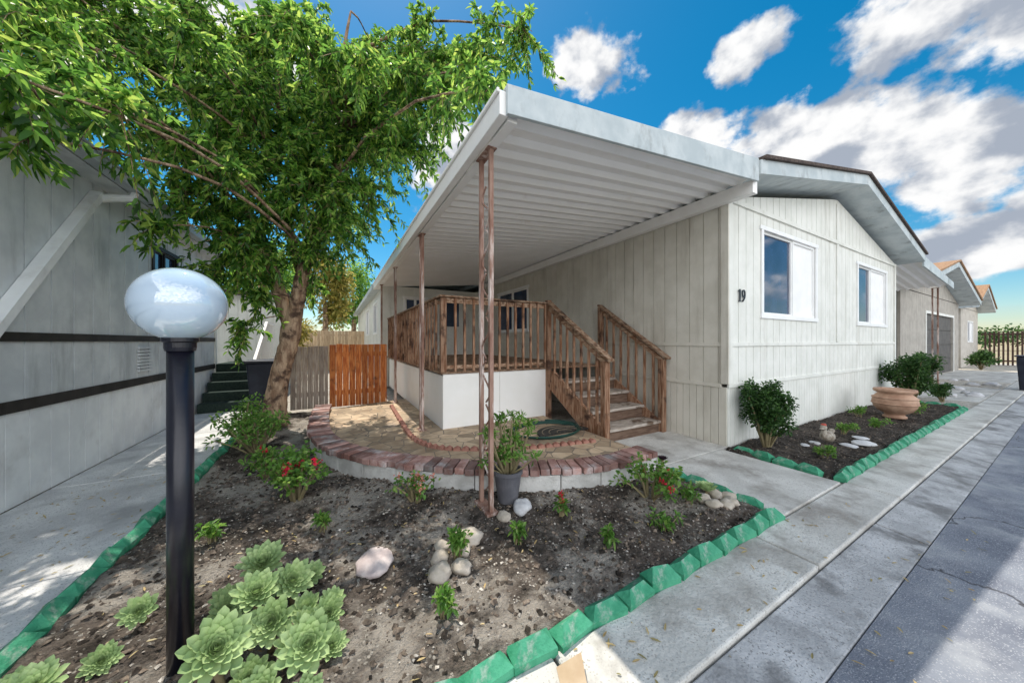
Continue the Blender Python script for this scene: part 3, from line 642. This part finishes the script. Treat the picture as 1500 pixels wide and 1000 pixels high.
clumps=[(-1.06,6.3,6.1,.7),(-1.8,6.7,5.5,.7),(-2.5,6.5,5.65,.65),(-2.95,5.98,5.16,.55),(-3.04,5.5,4.35,.45),(-2.7,6.2,4.6,.55),(-2.1,6.3,4.25,.55),(-1.85,6.1,3.5,.42),(-1.55,6.3,3.35,.5),
(-.6,6.0,4.6,.7),(.25,5.5,5.3,.7),(1.1,4.9,5.75,.6),(1.85,4.3,5.6,.5),(2.3,3.8,5.75,.42),(1.45,4.5,4.95,.52),(.95,4.95,4.35,.52),(.42,5.5,3.75,.5),(-.08,5.8,3.2,.48),
(-1.12,6.05,2.4,.32),(-1.25,6.1,1.6,.25),(-.4,6.4,6.6,.7),(.64,5.9,6.3,.65),(1.3,3.0,4.0,.22),(1.5,3.6,4.7,.38),(-1.8,5.2,2.75,.22),(-1.59,6.8,4.75,.65),(-.23,6.0,4.1,.6),
(-1.3,7.6,6.6,.8),(.2,7.2,6.4,.8),(-.6,7.2,7.2,.7),(-2.0,6.6,6.5,.65),(-2.9,6.5,6.0,.6),(-3.3,5.6,5.6,.5),
(-2.7,5.4,4.9,.38),(-1.0,6.0,5.2,.62),(-.1,6.6,5.5,.7),(.7,6.0,5.0,.65),(-1.2,6.4,2.95,.48),(-.3,5.9,2.8,.36),
(-1.2,6.0,4.1,.62),(-.8,6.1,3.5,.52),(-1.3,6.0,2.9,.45),(0,6.0,4.9,.65),(.6,5.3,4.7,.58),(-1.55,6.2,2.4,.38),(-1.4,7.1,5.2,.7),
(-2.05,4.25,3.75,.3),(-2.3,4.15,3.6,.3),(-2.4,4.5,4.2,.38),(-1.78,3.35,3.1,.24),(-1.85,3.5,2.8,.16),(-1.9,3.7,3.3,.24),(.2,6.8,3.9,.55),
(-.5,5.9,3.9,.52),(-1.6,5.9,4.0,.45),(-.1,5.7,3.7,.45),(-1.5,6.1,5.1,.55),(.2,5.6,4.5,.5),(1.4,4.6,5.5,.5),(-.4,6.7,2.4,.3),(-1.0,5.95,2.05,.26),(-.95,5.9,2.7,.34),
(.25,4.1,4.7,.26),(-.5,4.3,5.0,.26),(-.1,4.9,5.3,.3),(-1.5,4.9,4.9,.26),(.8,4.4,5.0,.3)]
allV=[];tw=MB()
def twigs(c,r,nt_,dens=56):
    for k in range(nt_):
        d=rdir(1,.15)[0]; ln=r*random.uniform(.6,1.5); s0=np.array(c)+rdir(1)[0]*r*.35*random.random()
        ts=np.linspace(0,1,5); path=s0[None]+d[None]*ln*ts[:,None]; path[:,2]-=ln*.6*ts**2
        tw.tube([tuple(p) for p in path[::2]],[.005,.0035,.002],3)
        nl=int(ln*dens)+6; t=rng.random(nl)**.8*.95+.05; P=s0[None]+d[None]*ln*t[:,None]; P[:,2]-=ln*.6*t**2
        D=norm(d[None]*.5+rdir(nl)*.85+np.array([[0,0,-.4]]))
        allV.append(leaf_arrays(P,D,norm(rdir(nl)*.8+np.array([[0,0,.8]])),.07+.055*rng.random(nl),.028+.015*rng.random(nl),.28,.22))
for cx,cy,cz,r in clumps:
    c=Vector((cx,cy,cz)); q=min(limb,key=lambda p:(p-c).length+(1.2 if p.z>cz+.2 else 0))
    if cz<3 and cx>-1.7: q=min(limb+[Vector((-.63,6.3,1.8)),Vector((-.55,6.25,2.1))],key=lambda p:(p-c).length)
    ln=(c-q).length; rr0=.008+.005*ln; cv=curve(q,c,.12*ln)
    b.tube(cv,[rr0*(1-.75*i/6)+.003 for i in range(7)],6)
    twigs(c,r,int(28*(r/.6)**2)+10)
    if cz>2.8:
        for t_ in ((3,.26),(5,.34)) if ln>.9 else ((4,.26),): twigs(cv[t_[0]],t_[1],8,50)
part('trunk',b,M['bark'],tr,smooth=True)
part('twigs',tw,M['bark'],tr)
leaf_obj('crown',np.concatenate(allV),M['leaf'],tr,(-.85,6.4,0))
# ---------------------------------------------------------------- plants
def bushp(name,label,cat,x,y,h,r,nst,nl,L,W,ml,z0=.03,flowers=None,nf=0,group=None,stem=.012,fs=.02):
    t=thing(name,label,cat,(x,y,z0),group); b=MB(); V=[]
    for i in range(nst):
        a=random.uniform(0,6.28);rr_=r*random.uniform(.1,1.0);hh=h*random.uniform(.45,1)
        c=(x+rr_*math.cos(a),y+rr_*math.sin(a),z0+hh)
        p=[(x+.02*math.cos(a),y+.02*math.sin(a),z0-.03),(x+rr_*.5*math.cos(a),y+rr_*.5*math.sin(a),z0+hh*.5),c]
        b.tube(p,[stem,stem*.8,stem*.4],5)
        k=nl//nst
        V.append(clump_leaves(c,(r*.35,r*.35,h*.22),k,L,W,.2,.2))
        kk=k//3
        if kk:
            P=np.array([[*(Vector(p[1]).lerp(Vector(c),random.random()))] for _ in range(kk)])
            V.append(leaf_arrays(P+rng.normal(size=(kk,3))*.01,rdir(kk,.2),rdir(kk,1),L,W))
        if flowers and i<nf:
            k=22;P=np.array([[c[0],c[1],c[2]+h*.15]])+rng.normal(size=(k,3))*fs*.6
            leaf_obj('flower',leaf_arrays(P,rdir(k,.4),rdir(k),fs*.9,fs*.8),flowers,t,(x,y,z0))
    part('stem',b,M['stem'],t)
    leaf_obj('foliage',np.concatenate(V),ml,t,(x,y,z0))
    return t
bushp('jade_bush','dense dark green bush against the house corner','bush',4.88,2.0,.74,.24,32,4800,.036,.028,M['leafd'])
bushp('round_bush','dense dark green rounded shrub by the front wall','bush',11.0,1.85,.95,.38,32,4600,.05,.036,M['leafd'])
bushp('round_bush','low green shrub beside the driveway','bush',12.3,1.6,.34,.25,14,900,.045,.03,M['leafd'])
bushp('round_bush','green shrub beside far home','bush',28.0,2.5,.8,.45,20,900,.10,.07,M['leafd'])
bushp('geranium_plant','leafy geranium with deep red flowers','plant',-.30,3.3,.40,.28,18,480,.04,.036,M['leafl'],flowers=M['red'],nf=6,fs=.024)
bushp('geranium_plant','sprawling geranium with red flowers beside wall','plant',2.42,1.86,.26,.28,18,400,.036,.033,M['leafl'],flowers=M['red'],nf=5,fs=.022)
bushp('geranium_plant','geranium with salmon flowers by patio wall','plant',.60,2.80,.22,.18,12,150,.032,.028,M['leafl'],flowers=M['pink'],nf=8,fs=.02)
bushp('geranium_plant','small plant with red blooms in soil','plant',1.56,2.0,.15,.07,8,60,.045,.02,M['leafl'],flowers=M['red'],nf=4,fs=.016)
bushp('leafy_shrub','loose leafy shrub at the foot of the tree','plant',-.85,4.9,.45,.38,26,480,.055,.028,M['leafl'])
bushp('leafy_shrub','loose leafy shrub beside the driveway','plant',-1.1,5.5,.6,.3,20,360,.06,.03,M['leafl'])
bushp('leafy_shrub','low leafy plant beside patio wall','plant',-.62,4.05,.25,.3,16,240,.05,.028,M['leafl'],flowers=M['red'],nf=2)
for x,y,h,r in((-.08,2.72,.09,.05),(-.74,2.9,.11,.07),(.47,1.54,.14,.05),(1.58,1.54,.12,.05),(1.09,1.88,.11,.05),(2.1,1.47,.09,.11),(2.62,1.62,.14,.10),(5.1,1.5,.12,.10),(6.6,1.75,.16,.14),(7.6,1.6,.12,.13),(8.2,1.95,.2,.16),(9.6,1.55,.16,.18),(10.3,1.7,.16,.16)):
    bushp('seedling_plant','small bright green leafy plant in dark soil','plant',x,y,h,r,7,100 if x<4 else 160,.042,.018,M['leafl'],group='small bedding plants in the garden soil',stem=.005)
pp=thing('potted_plant','leggy green succulent in dark grey pot','potted plant',(1.3,2.45,0))
b=MB();b.lathe([(0,.03),(.085,.03),(.12,.27),(.13,.27),(.13,.30),(.115,.30),(.11,.26),(0,.255)],(1.3,2.42,0),28);part('pot',b,M['pot'],pp,smooth=False)
b=MB();V=[]
for i in range(30):
    a=random.uniform(0,6.28);r=random.uniform(.03,.30);h=random.uniform(.12,.50)*(1-.6*r)
    c=(1.3+r*math.cos(a),2.42+r*math.sin(a),.27+h);b.tube([(1.3+.03*math.cos(a),2.42+.03*math.sin(a),.25),(1.3+r*.6*math.cos(a),2.42+r*.6*math.sin(a),.25+h*.5),c],[.011,.009,.005],5)
    n=20;dd=rdir(n,.35);V.append(leaf_arrays(np.array([c])+rng.normal(size=(n,3))*.018,dd,rdir(n,1),.05+.02*rng.random(n),.02,.3,0))
part('stem',b,M['stem'],pp);leaf_obj('foliage',np.concatenate(V),M['leafl'],pp,(1.3,2.45,0))
# rosettes : tightly layered overlapping petals with a small point
def rosette_mesh(N_=60,wid=.38,seed=0):
    b=MB();rs=random.Random(seed)
    for i in range(N_):
        t=(i+1)/N_;a=i*2.39996+rs.uniform(-.04,.04);ln=.08+.92*t**.8
        el=math.radians(88-70*t**1.1+rs.uniform(-2,2));w=wid*(.28+.80*t**.8)
        S=8;rows=[]
        for k in range(S+1):
            s=k/S; r=ln*s
            if s<.74: ww=w*(.50+.50*(s/.74))
            elif s<1: ww=w*math.sqrt(max(0,1-((s-.74)/.27)**2))
            else: ww=w*.10
            bend=.20*ln*(s**2.4)
            rad=r*math.cos(el)-bend*math.sin(el)*.8; z=r*math.sin(el)*.6+bend*math.cos(el)
            row=[]
            for q in(-1,-.6,0,.6,1):
                cup=q*q*ww*.20
                rx=rad-cup*math.sin(el); zz_=z+cup*math.cos(el)
                row.append((rx*math.cos(a)-q*ww*.5*math.sin(a),rx*math.sin(a)+q*ww*.5*math.cos(a),zz_+(1-t)*.14))
            rows.append(row)
        o=len(b.v)
        for r_ in rows:b.v+=r_
        for k in range(S):
            for j in range(4):b.f.append((o+k*5+j,o+k*5+j+1,o+(k+1)*5+j+1,o+(k+1)*5+j))
    return rawmesh('rosette',b.v,b.f,M['rosette'],True)
RM=[rosette_mesh(90,.28,1),rosette_mesh(78,.31,2),rosette_mesh(100,.26,5)]
ros=[(-.40,1.6,.27,.140),(-.10,1.53,.21,.125),(-.35,2.17,.23,.13),(-.20,1.99,.20,.115),(-.245,1.745,.20,.115),(-.03,1.74,.15,.09),(-.98,1.87,.16,.105),(-.83,2.21,.14,.085),(-.86,2.0,.10,.075),(-.33,1.90,.25,.115),(-.25,1.52,.11,.09),(-.10,1.42,.10,.085),(-.72,1.70,.12,.08),(-.9,1.78,.08,.07),(-.46,2.02,.14,.10),(-.13,1.85,.12,.09),(-1.08,2.0,.10,.08),(-.52,1.5,.12,.085),(-.12,2.12,.12,.08),(-.3,1.62,.09,.09),(-.02,1.62,.09,.08),(-.5,2.15,.10,.085),(-.33,1.40,.10,.09),(-.42,1.78,.14,.10),(-.16,1.64,.15,.09),(-.42,1.48,.1,.08),(-.25,2.12,.12,.08),(-.02,1.9,.09,.075),(-.38,1.72,.2,.09),(-.12,1.74,.14,.08)]
for i,(x,y,z,r) in enumerate(ros):
    t=thing('succulent_plant','pale green rosette succulent on woody stem in soil','succulent',(x,y,.02),'rosette succulents in the corner of the bed')
    o=bpy.data.objects.new('rosette',RM[i%3]);o.parent=t;o.location=(0,0,z-.06);o.scale=(r,r,r);COL.objects.link(o)
    tl=random.uniform(.35,.85);o.rotation_euler=(Matrix.Rotation(tl,3,Vector((1,.5*random.uniform(-1,1),0)).normalized())@Matrix.Rotation(random.uniform(0,6.28),3,'Z')).to_euler()
    part('stem',MB().tube([(x+random.uniform(-.04,.04),y+.03,0),(x,y+.01,z*.5),(x,y,z-.02)],[.014,.013,.012],7),M['stem'],t,smooth=True)
def smallros(name,label,x,y,z,r,m_):
    t=thing(name,label,'succulent',(x,y,.02));me=RM[1].copy();me.materials.clear();me.materials.append(m_)
    o=bpy.data.objects.new('rosette',me);o.parent=t;o.location=(0,0,z);o.scale=(r,r,r*1.3);COL.objects.link(o)
    part('stem',MB().tube([(x,y,0),(x,y,z+.04)],.012,7),M['stem'],t)
smallros('succulent_plant','pale blue-green pointed succulent among rocks',2.86,1.62,.06,.11,M['rosette'])
smallros('succulent_plant','dark purple rosette succulent on tall stem',2.72,1.95,.25,.06,M['purple'])
def rock(x,y,s,mt,label,seed=0,flat=.6,z=None,g=None,ax=1.25):
    b=MB();n=12;mm=16;rot=seed*1.3
    for i in range(n+1):
        for j in range(mm):
            th=math.pi*i/n;ph=2*math.pi*j/mm;d=Vector((math.sin(th)*math.cos(ph),math.sin(th)*math.sin(ph),math.cos(th)))
            k=1+.28*noise.noise(d*1.3+Vector((seed*3.7,0,0)))+.09*noise.noise(d*3.5+Vector((seed,9,0)))
            X=d.x*s*k*ax;Y=d.y*s*k
            b.v.append((x+X*math.cos(rot)-Y*math.sin(rot),y+X*math.sin(rot)+Y*math.cos(rot),(z if z is not None else sh(x,y)+s*flat*.5)+d.z*s*k*flat))
    for i in range(n):
        for j in range(mm):b.f.append((i*mm+j,(i+1)*mm+j,(i+1)*mm+(j+1)%mm,i*mm+(j+1)%mm))
    single('rock',b,mt,label,'rock',(x,y,sh(x,y)),smooth=True,group=g)
rock(.21,2.13,.11,M['rockp'],'flat pinkish stone lying on soil',1,.25)
G='rounded river rocks in the garden bed'
for i,(x,y,s) in enumerate(((.53,1.83,.065),(.66,1.82,.055),(.57,1.96,.05),(.72,1.98,.06),(.80,2.08,.08),(.62,2.08,.05),(2.70,1.47,.05),(2.80,1.42,.055),(2.90,1.44,.05),(2.73,1.57,.05),(2.93,1.58,.06),(2.99,1.5,.05))):
    rock(x,y,s,M['rock'],'rounded tan river rock on soil',i+3,.7,g=G)
rock(1.33,2.24,.075,M['rockw'],'white angular rock beside potted plant',20,.75)
rock(1.15,2.2,.05,M['rock'],'dark stone at post foot',21,.7)
for i,(x,y,s) in enumerate(((5.9,1.5,.08),(6.1,1.42,.10),(5.6,1.75,.06),(6.35,1.5,.07),(5.45,1.8,.05))): rock(x,y,s,M['rockw'],'flat white stone on dark soil',30+i,.3,g='white stones in the planting strip')
bushp('seedling_plant','trailing succulent growing between river rocks','plant',.66,1.9,.18,.09,9,170,.035,.018,M['leafl'],stem=.006)
rng2=random.Random(3)
for i in range(46):
    x=rng2.uniform(13.2,30);y=rng2.uniform(1.35,2.9)
    if 19.6<x: continue
    rock(x,y,rng2.uniform(.05,.13),M['rockw'],'pale landscape stone on gravel',50+i,.6,z=.03,g='pale stones in gravel bed')
dk2=thing('duck_figurine','painted ceramic duck ornament with red cap','ornament',(5.72,1.66,.05))
b=MB()
def ell(b,c,r,n=10,m_=14,rot=0):
    o=len(b.v)
    for i in range(n+1):
        for j in range(m_):
            th=math.pi*i/n;ph=2*math.pi*j/m_;X=r[0]*math.sin(th)*math.cos(ph);Y=r[1]*math.sin(th)*math.sin(ph);Z=r[2]*math.cos(th)
            b.v.append((c[0]+X*math.cos(rot)+Z*math.sin(rot),c[1]+Y,c[2]-X*math.sin(rot)+Z*math.cos(rot)))
    for i in range(n):
        for j in range(m_):b.f.append((o+i*m_+j,o+(i+1)*m_+j,o+(i+1)*m_+(j+1)%m_,o+i*m_+(j+1)%m_))
ell(b,(5.72,1.66,.14),(.13,.075,.075),rot=.15);ell(b,(5.60,1.66,.2),(.035,.03,.08),rot=.2);ell(b,(5.59,1.66,.275),(.045,.035,.038));ell(b,(5.53,1.66,.265),(.04,.022,.01));ell(b,(5.86,1.66,.19),(.05,.035,.02),rot=-.5)
part('body',b,M['duck'],dk2,smooth=True)
b=MB();ell(b,(5.595,1.66,.31),(.03,.03,.015));part('cap',b,M['duckr'],dk2,smooth=True)
tp=thing('terracotta_pot','large round tan terracotta urn on a foot','pot',(8.8,1.66,0))
K=.78
b=MB();b.lathe([(r*K,z*1.05) for r,z in[(0,.03),(.19,.03),(.19,.06),(.15,.08),(.16,.10),(.27,.15),(.335,.22),(.36,.30),(.345,.38),(.28,.43),(.26,.45),(.32,.47),(.34,.49),(.335,.52),(.28,.52),(.27,.50),(.25,.46),(0,.45)]],(8.8,1.66,0),40)
part('bowl',b,M['terra'],tp,smooth=True)
b=MB()
for z,r in((.39,.352*K),(.29,.36*K)): b.tube([(8.8+r*math.cos(a),1.66+r*math.sin(a),z) for a in np.linspace(0,2*math.pi,40)],.011,5)
part('moulding',b,M['terra'],tp)
b=MB().hexa([(.77,.97,.004),(.86,.93,.02),(.93,1.06,.05),(.82,1.09,.012)],(0,0,1),.004)
single('cardboard_piece',b,M['card'],'folded tan cardboard scrap on the kerb walk','cardboard',(.85,1.0,.02))
# ---------------------------------------------------------------- right side
ca=thing('carport_awning','white corrugated carport awning on dark posts','awning',(15.5,2.2,0))
part('roof_panel',corr(12.57,3.36,16.1,3.05,1.95,9),M['white'],ca)
b=MB();b.add([(12.57,1.9,3.24),(16.2,1.9,2.98),(16.2,1.93,2.98),(12.57,1.93,3.24),(12.57,1.9,3.50),(16.2,1.9,3.16),(16.2,1.93,3.16),(12.57,1.93,3.50)],[(0,3,2,1),(4,5,6,7),(0,1,5,4),(1,2,6,5),(2,3,7,6),(3,0,4,7)]);part('fascia',b,M['fascia'],ca)
for Y in(2.2,4.6,7): ipost(ca,15.9,Y,0,3.02,.10,False)
def fhome(name,label,x0,x1,Y,ridge,zr_,ze,mw,mr,gar=None,win=None):
    t=thing(name,label,'house',(x0,Y,0));f=lambda u,z,d:(u,Y-d,z)
    tp_=lambda u: ze+(zr_-ze)*min((u-x0)/(ridge-x0),(x1-u)/(x1-ridge))
    Yb=Y+.1
    b=MB();b.add([(x0,Yb,0),(x1,Yb,0),(x1,Yb,ze-.02),(ridge,Yb,zr_-.02),(x0,Yb,ze-.02),(x0,Y+12,0),(x1,Y+12,0),(x1,Y+12,ze-.02),(ridge,Y+12,zr_-.02),(x0,Y+12,ze-.02)],[(0,1,2,3,4),(9,8,7,6,5),(0,5,6,1),(1,6,7,2),(0,4,9,5)]);part('wall',b,mw,t,label='body')
    ops=[o for o in(gar,win) if o];b=MB();siding(b,f,x0,x1,0,ze,.3,openings=ops);siding(b,f,x0+.05,x1-.05,ze+.03,ze,.3,top=tp_);part('wall',b,mw,t,label='front siding')
    b=MB();e=.45
    for a,c,za,zc in((x0-e,ridge,ze-.06,zr_+.0),(ridge,x1+e,zr_,ze-.06)):
        b.add([(a,Y-.6,za),(c,Y-.6,zc),(c,Y+12,zc),(a,Y+12,za),(a,Y-.6,za+.2),(c,Y-.6,zc+.2),(c,Y+12,zc+.2),(a,Y+12,za+.2)],[(0,3,2,1),(4,5,6,7),(0,1,5,4),(1,2,6,5),(2,3,7,6),(3,0,4,7)])
    r=part('roof',b,M['fascia'],t);b=MB()
    for a,c,za,zc in((x0-e-.05,ridge,ze+.15,zr_+.21),(ridge,x1+e+.05,zr_+.21,ze+.15)):
        b.add([(a,Y-.65,za),(c,Y-.65,zc),(c,Y+12,zc),(a,Y+12,za),(a,Y-.65,za+.06),(c,Y-.65,zc+.06),(c,Y+12,zc+.06),(a,Y+12,za+.06)],[(0,3,2,1),(4,5,6,7),(0,1,5,4),(1,2,6,5),(2,3,7,6),(3,0,4,7)])
    part('shingles',b,mr,r)
    if gar:
        b=MB()
        for i in range(4):
            h=(gar[3]-gar[2])/4;trimbox(b,f,gar[0],gar[1],gar[2]+i*h+.01,gar[2]+(i+1)*h-.01,-.05,-.04)
        part('garage_door',b,M['garage'],t)
        b=MB();trimbox(b,f,gar[0]-.1,gar[0],0,gar[3]+.1,.013,.04);trimbox(b,f,gar[1],gar[1]+.1,0,gar[3]+.1,.013,.04);trimbox(b,f,gar[0],gar[1],gar[3],gar[3]+.1,.013,.04);part('trim',b,M['trim'],t)
    if win: window(t,f,*win)
    return t
fhome('garage_home','tan-grey home with dark garage door and gable roof',16.5,26.6,3.0,21.5,4.35,3.2,M['beige2'],M['shingle2'],gar=(20,25.2,.02,2.5))
fhome('gabled_home','pale beige home with brown shingle roof',29,34.5,3.2,31.7,4.3,3.2,M['beige3'],M['shingle2'],win=(31,32.6,1.4,2.5))
fe=thing('iron_fence','dark rusty iron picket fence closing the street','fence',(34.8,0,0))
b=MB();y=-14
while y<3.1: b.box(34.77,34.83,y-.035,y+.035,-.05,2.0);y+=.15
for z in(.2,1.8):b.box(34.76,34.84,-14,3.1,z,z+.08)
part('pickets',b,M['iron'],fe)
wb=thing('wheeled_bin','dark wheeled rubbish bin at the kerb','bin',(17.3,.8,0))
b=MB();cx,cy=17.4,.66
b.add([(cx-.22,cy-.25,-.04),(cx+.22,cy-.25,-.04),(cx+.22,cy+.25,-.04),(cx-.22,cy+.25,-.04),(cx-.28,cy-.3,.95),(cx+.28,cy-.3,.95),(cx+.28,cy+.3,.95),(cx-.28,cy+.3,.95)],[(0,3,2,1),(4,5,6,7),(0,1,5,4),(1,2,6,5),(2,3,7,6),(3,0,4,7)])
part('body',b,M['bin'],wb,bevel=.03);part('lid',MB().box(cx-.3,cx+.3,cy-.33,cy+.33,.955,1.0),M['bin'],wb,bevel=.02)
def bgtree(x,y,h,r,ml,label,n=2200,L=.22,W=.1):
    t=thing('background_tree',label,'tree',(x,y,0))
    b=MB();b.tube([(x,y,-.1),(x+.1,y,h*.4),(x,y+.1,h*.75)],[.2,.14,.05],8);part('trunk',b,M['bark'],t,smooth=True)
    V=[]
    for i in range(14):
        d=rdir(1)[0];c=(x+d[0]*r*.6,y+d[1]*r*.6,h*.66+d[2]*h*.25);V.append(clump_leaves(c,(r*.45,r*.45,h*.16),n//14,L,W,.0,.1))
    leaf_obj('crown',np.concatenate(V),ml,t,(x,y,0))
bgtree(-.6,20.5,6.3,1.6,M['leafy'],'yellowing tree behind the side fence',4200)
bgtree(1.0,24.5,7.5,1.8,M['leaf'],'green tree behind the rear fence',4000)
bgtree(-3.2,19,6.5,2.2,M['leaf'],'green tree beyond the neighbouring home',4000)
bgtree(-1.6,15.2,2.6,.9,M['leafy'],'small shrubby yellow-green tree in side yard',1800,.14,.06)
V=[]
for i in range(70):
    x=95+rng.uniform(-6,8);y=-45+i*.95;V.append(clump_leaves((x,y,rng.uniform(1.2,3.0)),(2.2,2.2,1.4),130,.5,.3,0,.2))
o=leaf_obj('distant_trees',np.concatenate(V),M['leafd']);o['kind']='stuff';o['label']='distant line of dark green trees';o['category']='trees'
# ---------------------------------------------------------------- world, sun, camera
EL=math.radians(65)
sd=Vector((-.04,math.cos(EL),math.sin(EL))).normalized()
w=bpy.data.worlds.new('World');sc.world=w;w.use_nodes=True;nt=w.node_tree;N=nt.nodes;L=nt.links;N.clear()
out=N.new('ShaderNodeOutputWorld');bg=N.new('ShaderNodeBackground');sky=N.new('ShaderNodeTexSky');sky.sky_type='NISHITA';sky.sun_disc=False
sky.sun_elevation=EL;sky.sun_rotation=0;sky.air_density=1.0;sky.dust_density=.3;sky.ozone_density=3
hs=N.new('ShaderNodeHueSaturation');hs.inputs['Saturation'].default_value=1.45;hs.inputs['Hue'].default_value=.482;L.new(sky.outputs[0],hs.inputs['Color']);L.new(hs.outputs[0],bg.inputs[0]);bg.inputs[1].default_value=.135
def mth(op,a,b_=None,c=None):
    n=N.new('ShaderNodeMath');n.operation=op
    for i,x in enumerate((a,b_,c)):
        if x is None:continue
        if isinstance(x,(int,float)):n.inputs[i].default_value=x
        else:L.new(x,n.inputs[i])
    return n.outputs[0]
tc=N.new('ShaderNodeTexCoord');sx=N.new('ShaderNodeSeparateXYZ');L.new(tc.outputs['Generated'],sx.inputs[0])
U=mth('MULTIPLY',mth('ARCTAN2',sx.outputs[1],sx.outputs[0]),57.296);Vv=mth('MULTIPLY',mth('ARCSINE',sx.outputs[2]),57.296)
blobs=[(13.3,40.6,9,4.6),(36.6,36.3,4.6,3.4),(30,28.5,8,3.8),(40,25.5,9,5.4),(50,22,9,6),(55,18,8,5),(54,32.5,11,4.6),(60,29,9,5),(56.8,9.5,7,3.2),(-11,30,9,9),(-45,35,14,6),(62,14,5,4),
 (150,28,85,34),(220,30,80,38),(110,28,36,24)]  # this row: big clouds added behind the camera, out of view, as fill light
mx_=None
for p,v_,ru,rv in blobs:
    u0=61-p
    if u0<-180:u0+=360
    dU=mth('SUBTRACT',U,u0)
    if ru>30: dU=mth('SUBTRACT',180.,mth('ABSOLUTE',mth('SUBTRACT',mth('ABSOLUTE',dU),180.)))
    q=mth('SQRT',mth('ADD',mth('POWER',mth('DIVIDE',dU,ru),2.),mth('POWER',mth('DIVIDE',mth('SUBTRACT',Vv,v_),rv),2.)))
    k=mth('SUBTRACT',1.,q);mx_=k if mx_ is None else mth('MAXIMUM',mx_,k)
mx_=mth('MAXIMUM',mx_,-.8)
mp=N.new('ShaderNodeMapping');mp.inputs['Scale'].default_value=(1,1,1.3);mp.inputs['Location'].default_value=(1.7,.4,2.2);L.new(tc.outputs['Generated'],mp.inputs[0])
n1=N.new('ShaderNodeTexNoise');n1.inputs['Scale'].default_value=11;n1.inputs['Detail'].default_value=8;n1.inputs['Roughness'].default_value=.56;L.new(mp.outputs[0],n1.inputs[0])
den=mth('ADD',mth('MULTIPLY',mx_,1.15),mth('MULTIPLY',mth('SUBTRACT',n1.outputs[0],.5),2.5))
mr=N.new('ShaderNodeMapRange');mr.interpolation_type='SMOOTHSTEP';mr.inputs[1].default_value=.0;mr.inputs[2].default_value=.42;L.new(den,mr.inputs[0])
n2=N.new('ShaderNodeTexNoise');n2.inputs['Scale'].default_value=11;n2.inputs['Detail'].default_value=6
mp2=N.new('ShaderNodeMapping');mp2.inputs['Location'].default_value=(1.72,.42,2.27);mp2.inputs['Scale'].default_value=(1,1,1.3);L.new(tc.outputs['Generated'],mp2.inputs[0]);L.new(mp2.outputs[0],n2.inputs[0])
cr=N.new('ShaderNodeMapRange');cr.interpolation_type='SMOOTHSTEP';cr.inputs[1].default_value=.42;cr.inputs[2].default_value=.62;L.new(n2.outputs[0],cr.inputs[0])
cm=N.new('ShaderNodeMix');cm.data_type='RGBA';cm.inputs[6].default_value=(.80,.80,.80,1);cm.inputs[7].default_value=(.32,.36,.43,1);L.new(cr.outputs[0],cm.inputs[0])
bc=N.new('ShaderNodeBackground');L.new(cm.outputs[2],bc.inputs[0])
L.new(mth('ADD',1.25,mth('MULTIPLY',mth('MAXIMUM',mth('MULTIPLY',sx.outputs[1],-1.),0.),3.3)),bc.inputs[1])  # clouds brightened toward -Y, added fill for the shaded walls
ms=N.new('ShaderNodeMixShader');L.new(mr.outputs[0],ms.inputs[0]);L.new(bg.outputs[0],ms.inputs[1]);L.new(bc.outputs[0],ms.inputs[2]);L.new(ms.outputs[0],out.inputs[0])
w.cycles.sampling_method='MANUAL';w.cycles.sample_map_resolution=512
sl=bpy.data.lights.new('sun','SUN');sl.energy=5;sl.angle=math.radians(.5);sl.color=(1,.93,.82);so=bpy.data.objects.new('sun',sl);so.rotation_euler=(-sd).to_track_quat('-Z','Y').to_euler();so.location=(0,10,20);COL.objects.link(so)
cd=bpy.data.cameras.new('camera');cam=bpy.data.objects.new('camera',cd);COL.objects.link(cam);sc.camera=cam
cd.sensor_width=36;cd.lens=36*465/1500;cd.clip_end=1000;cd.clip_start=.05
cam.location=(0,0,1.4);cam.rotation_euler=(math.radians(90),0,math.radians(61-90))
sc.view_settings.view_transform='Standard';sc.view_settings.look='None';sc.view_settings.exposure=0
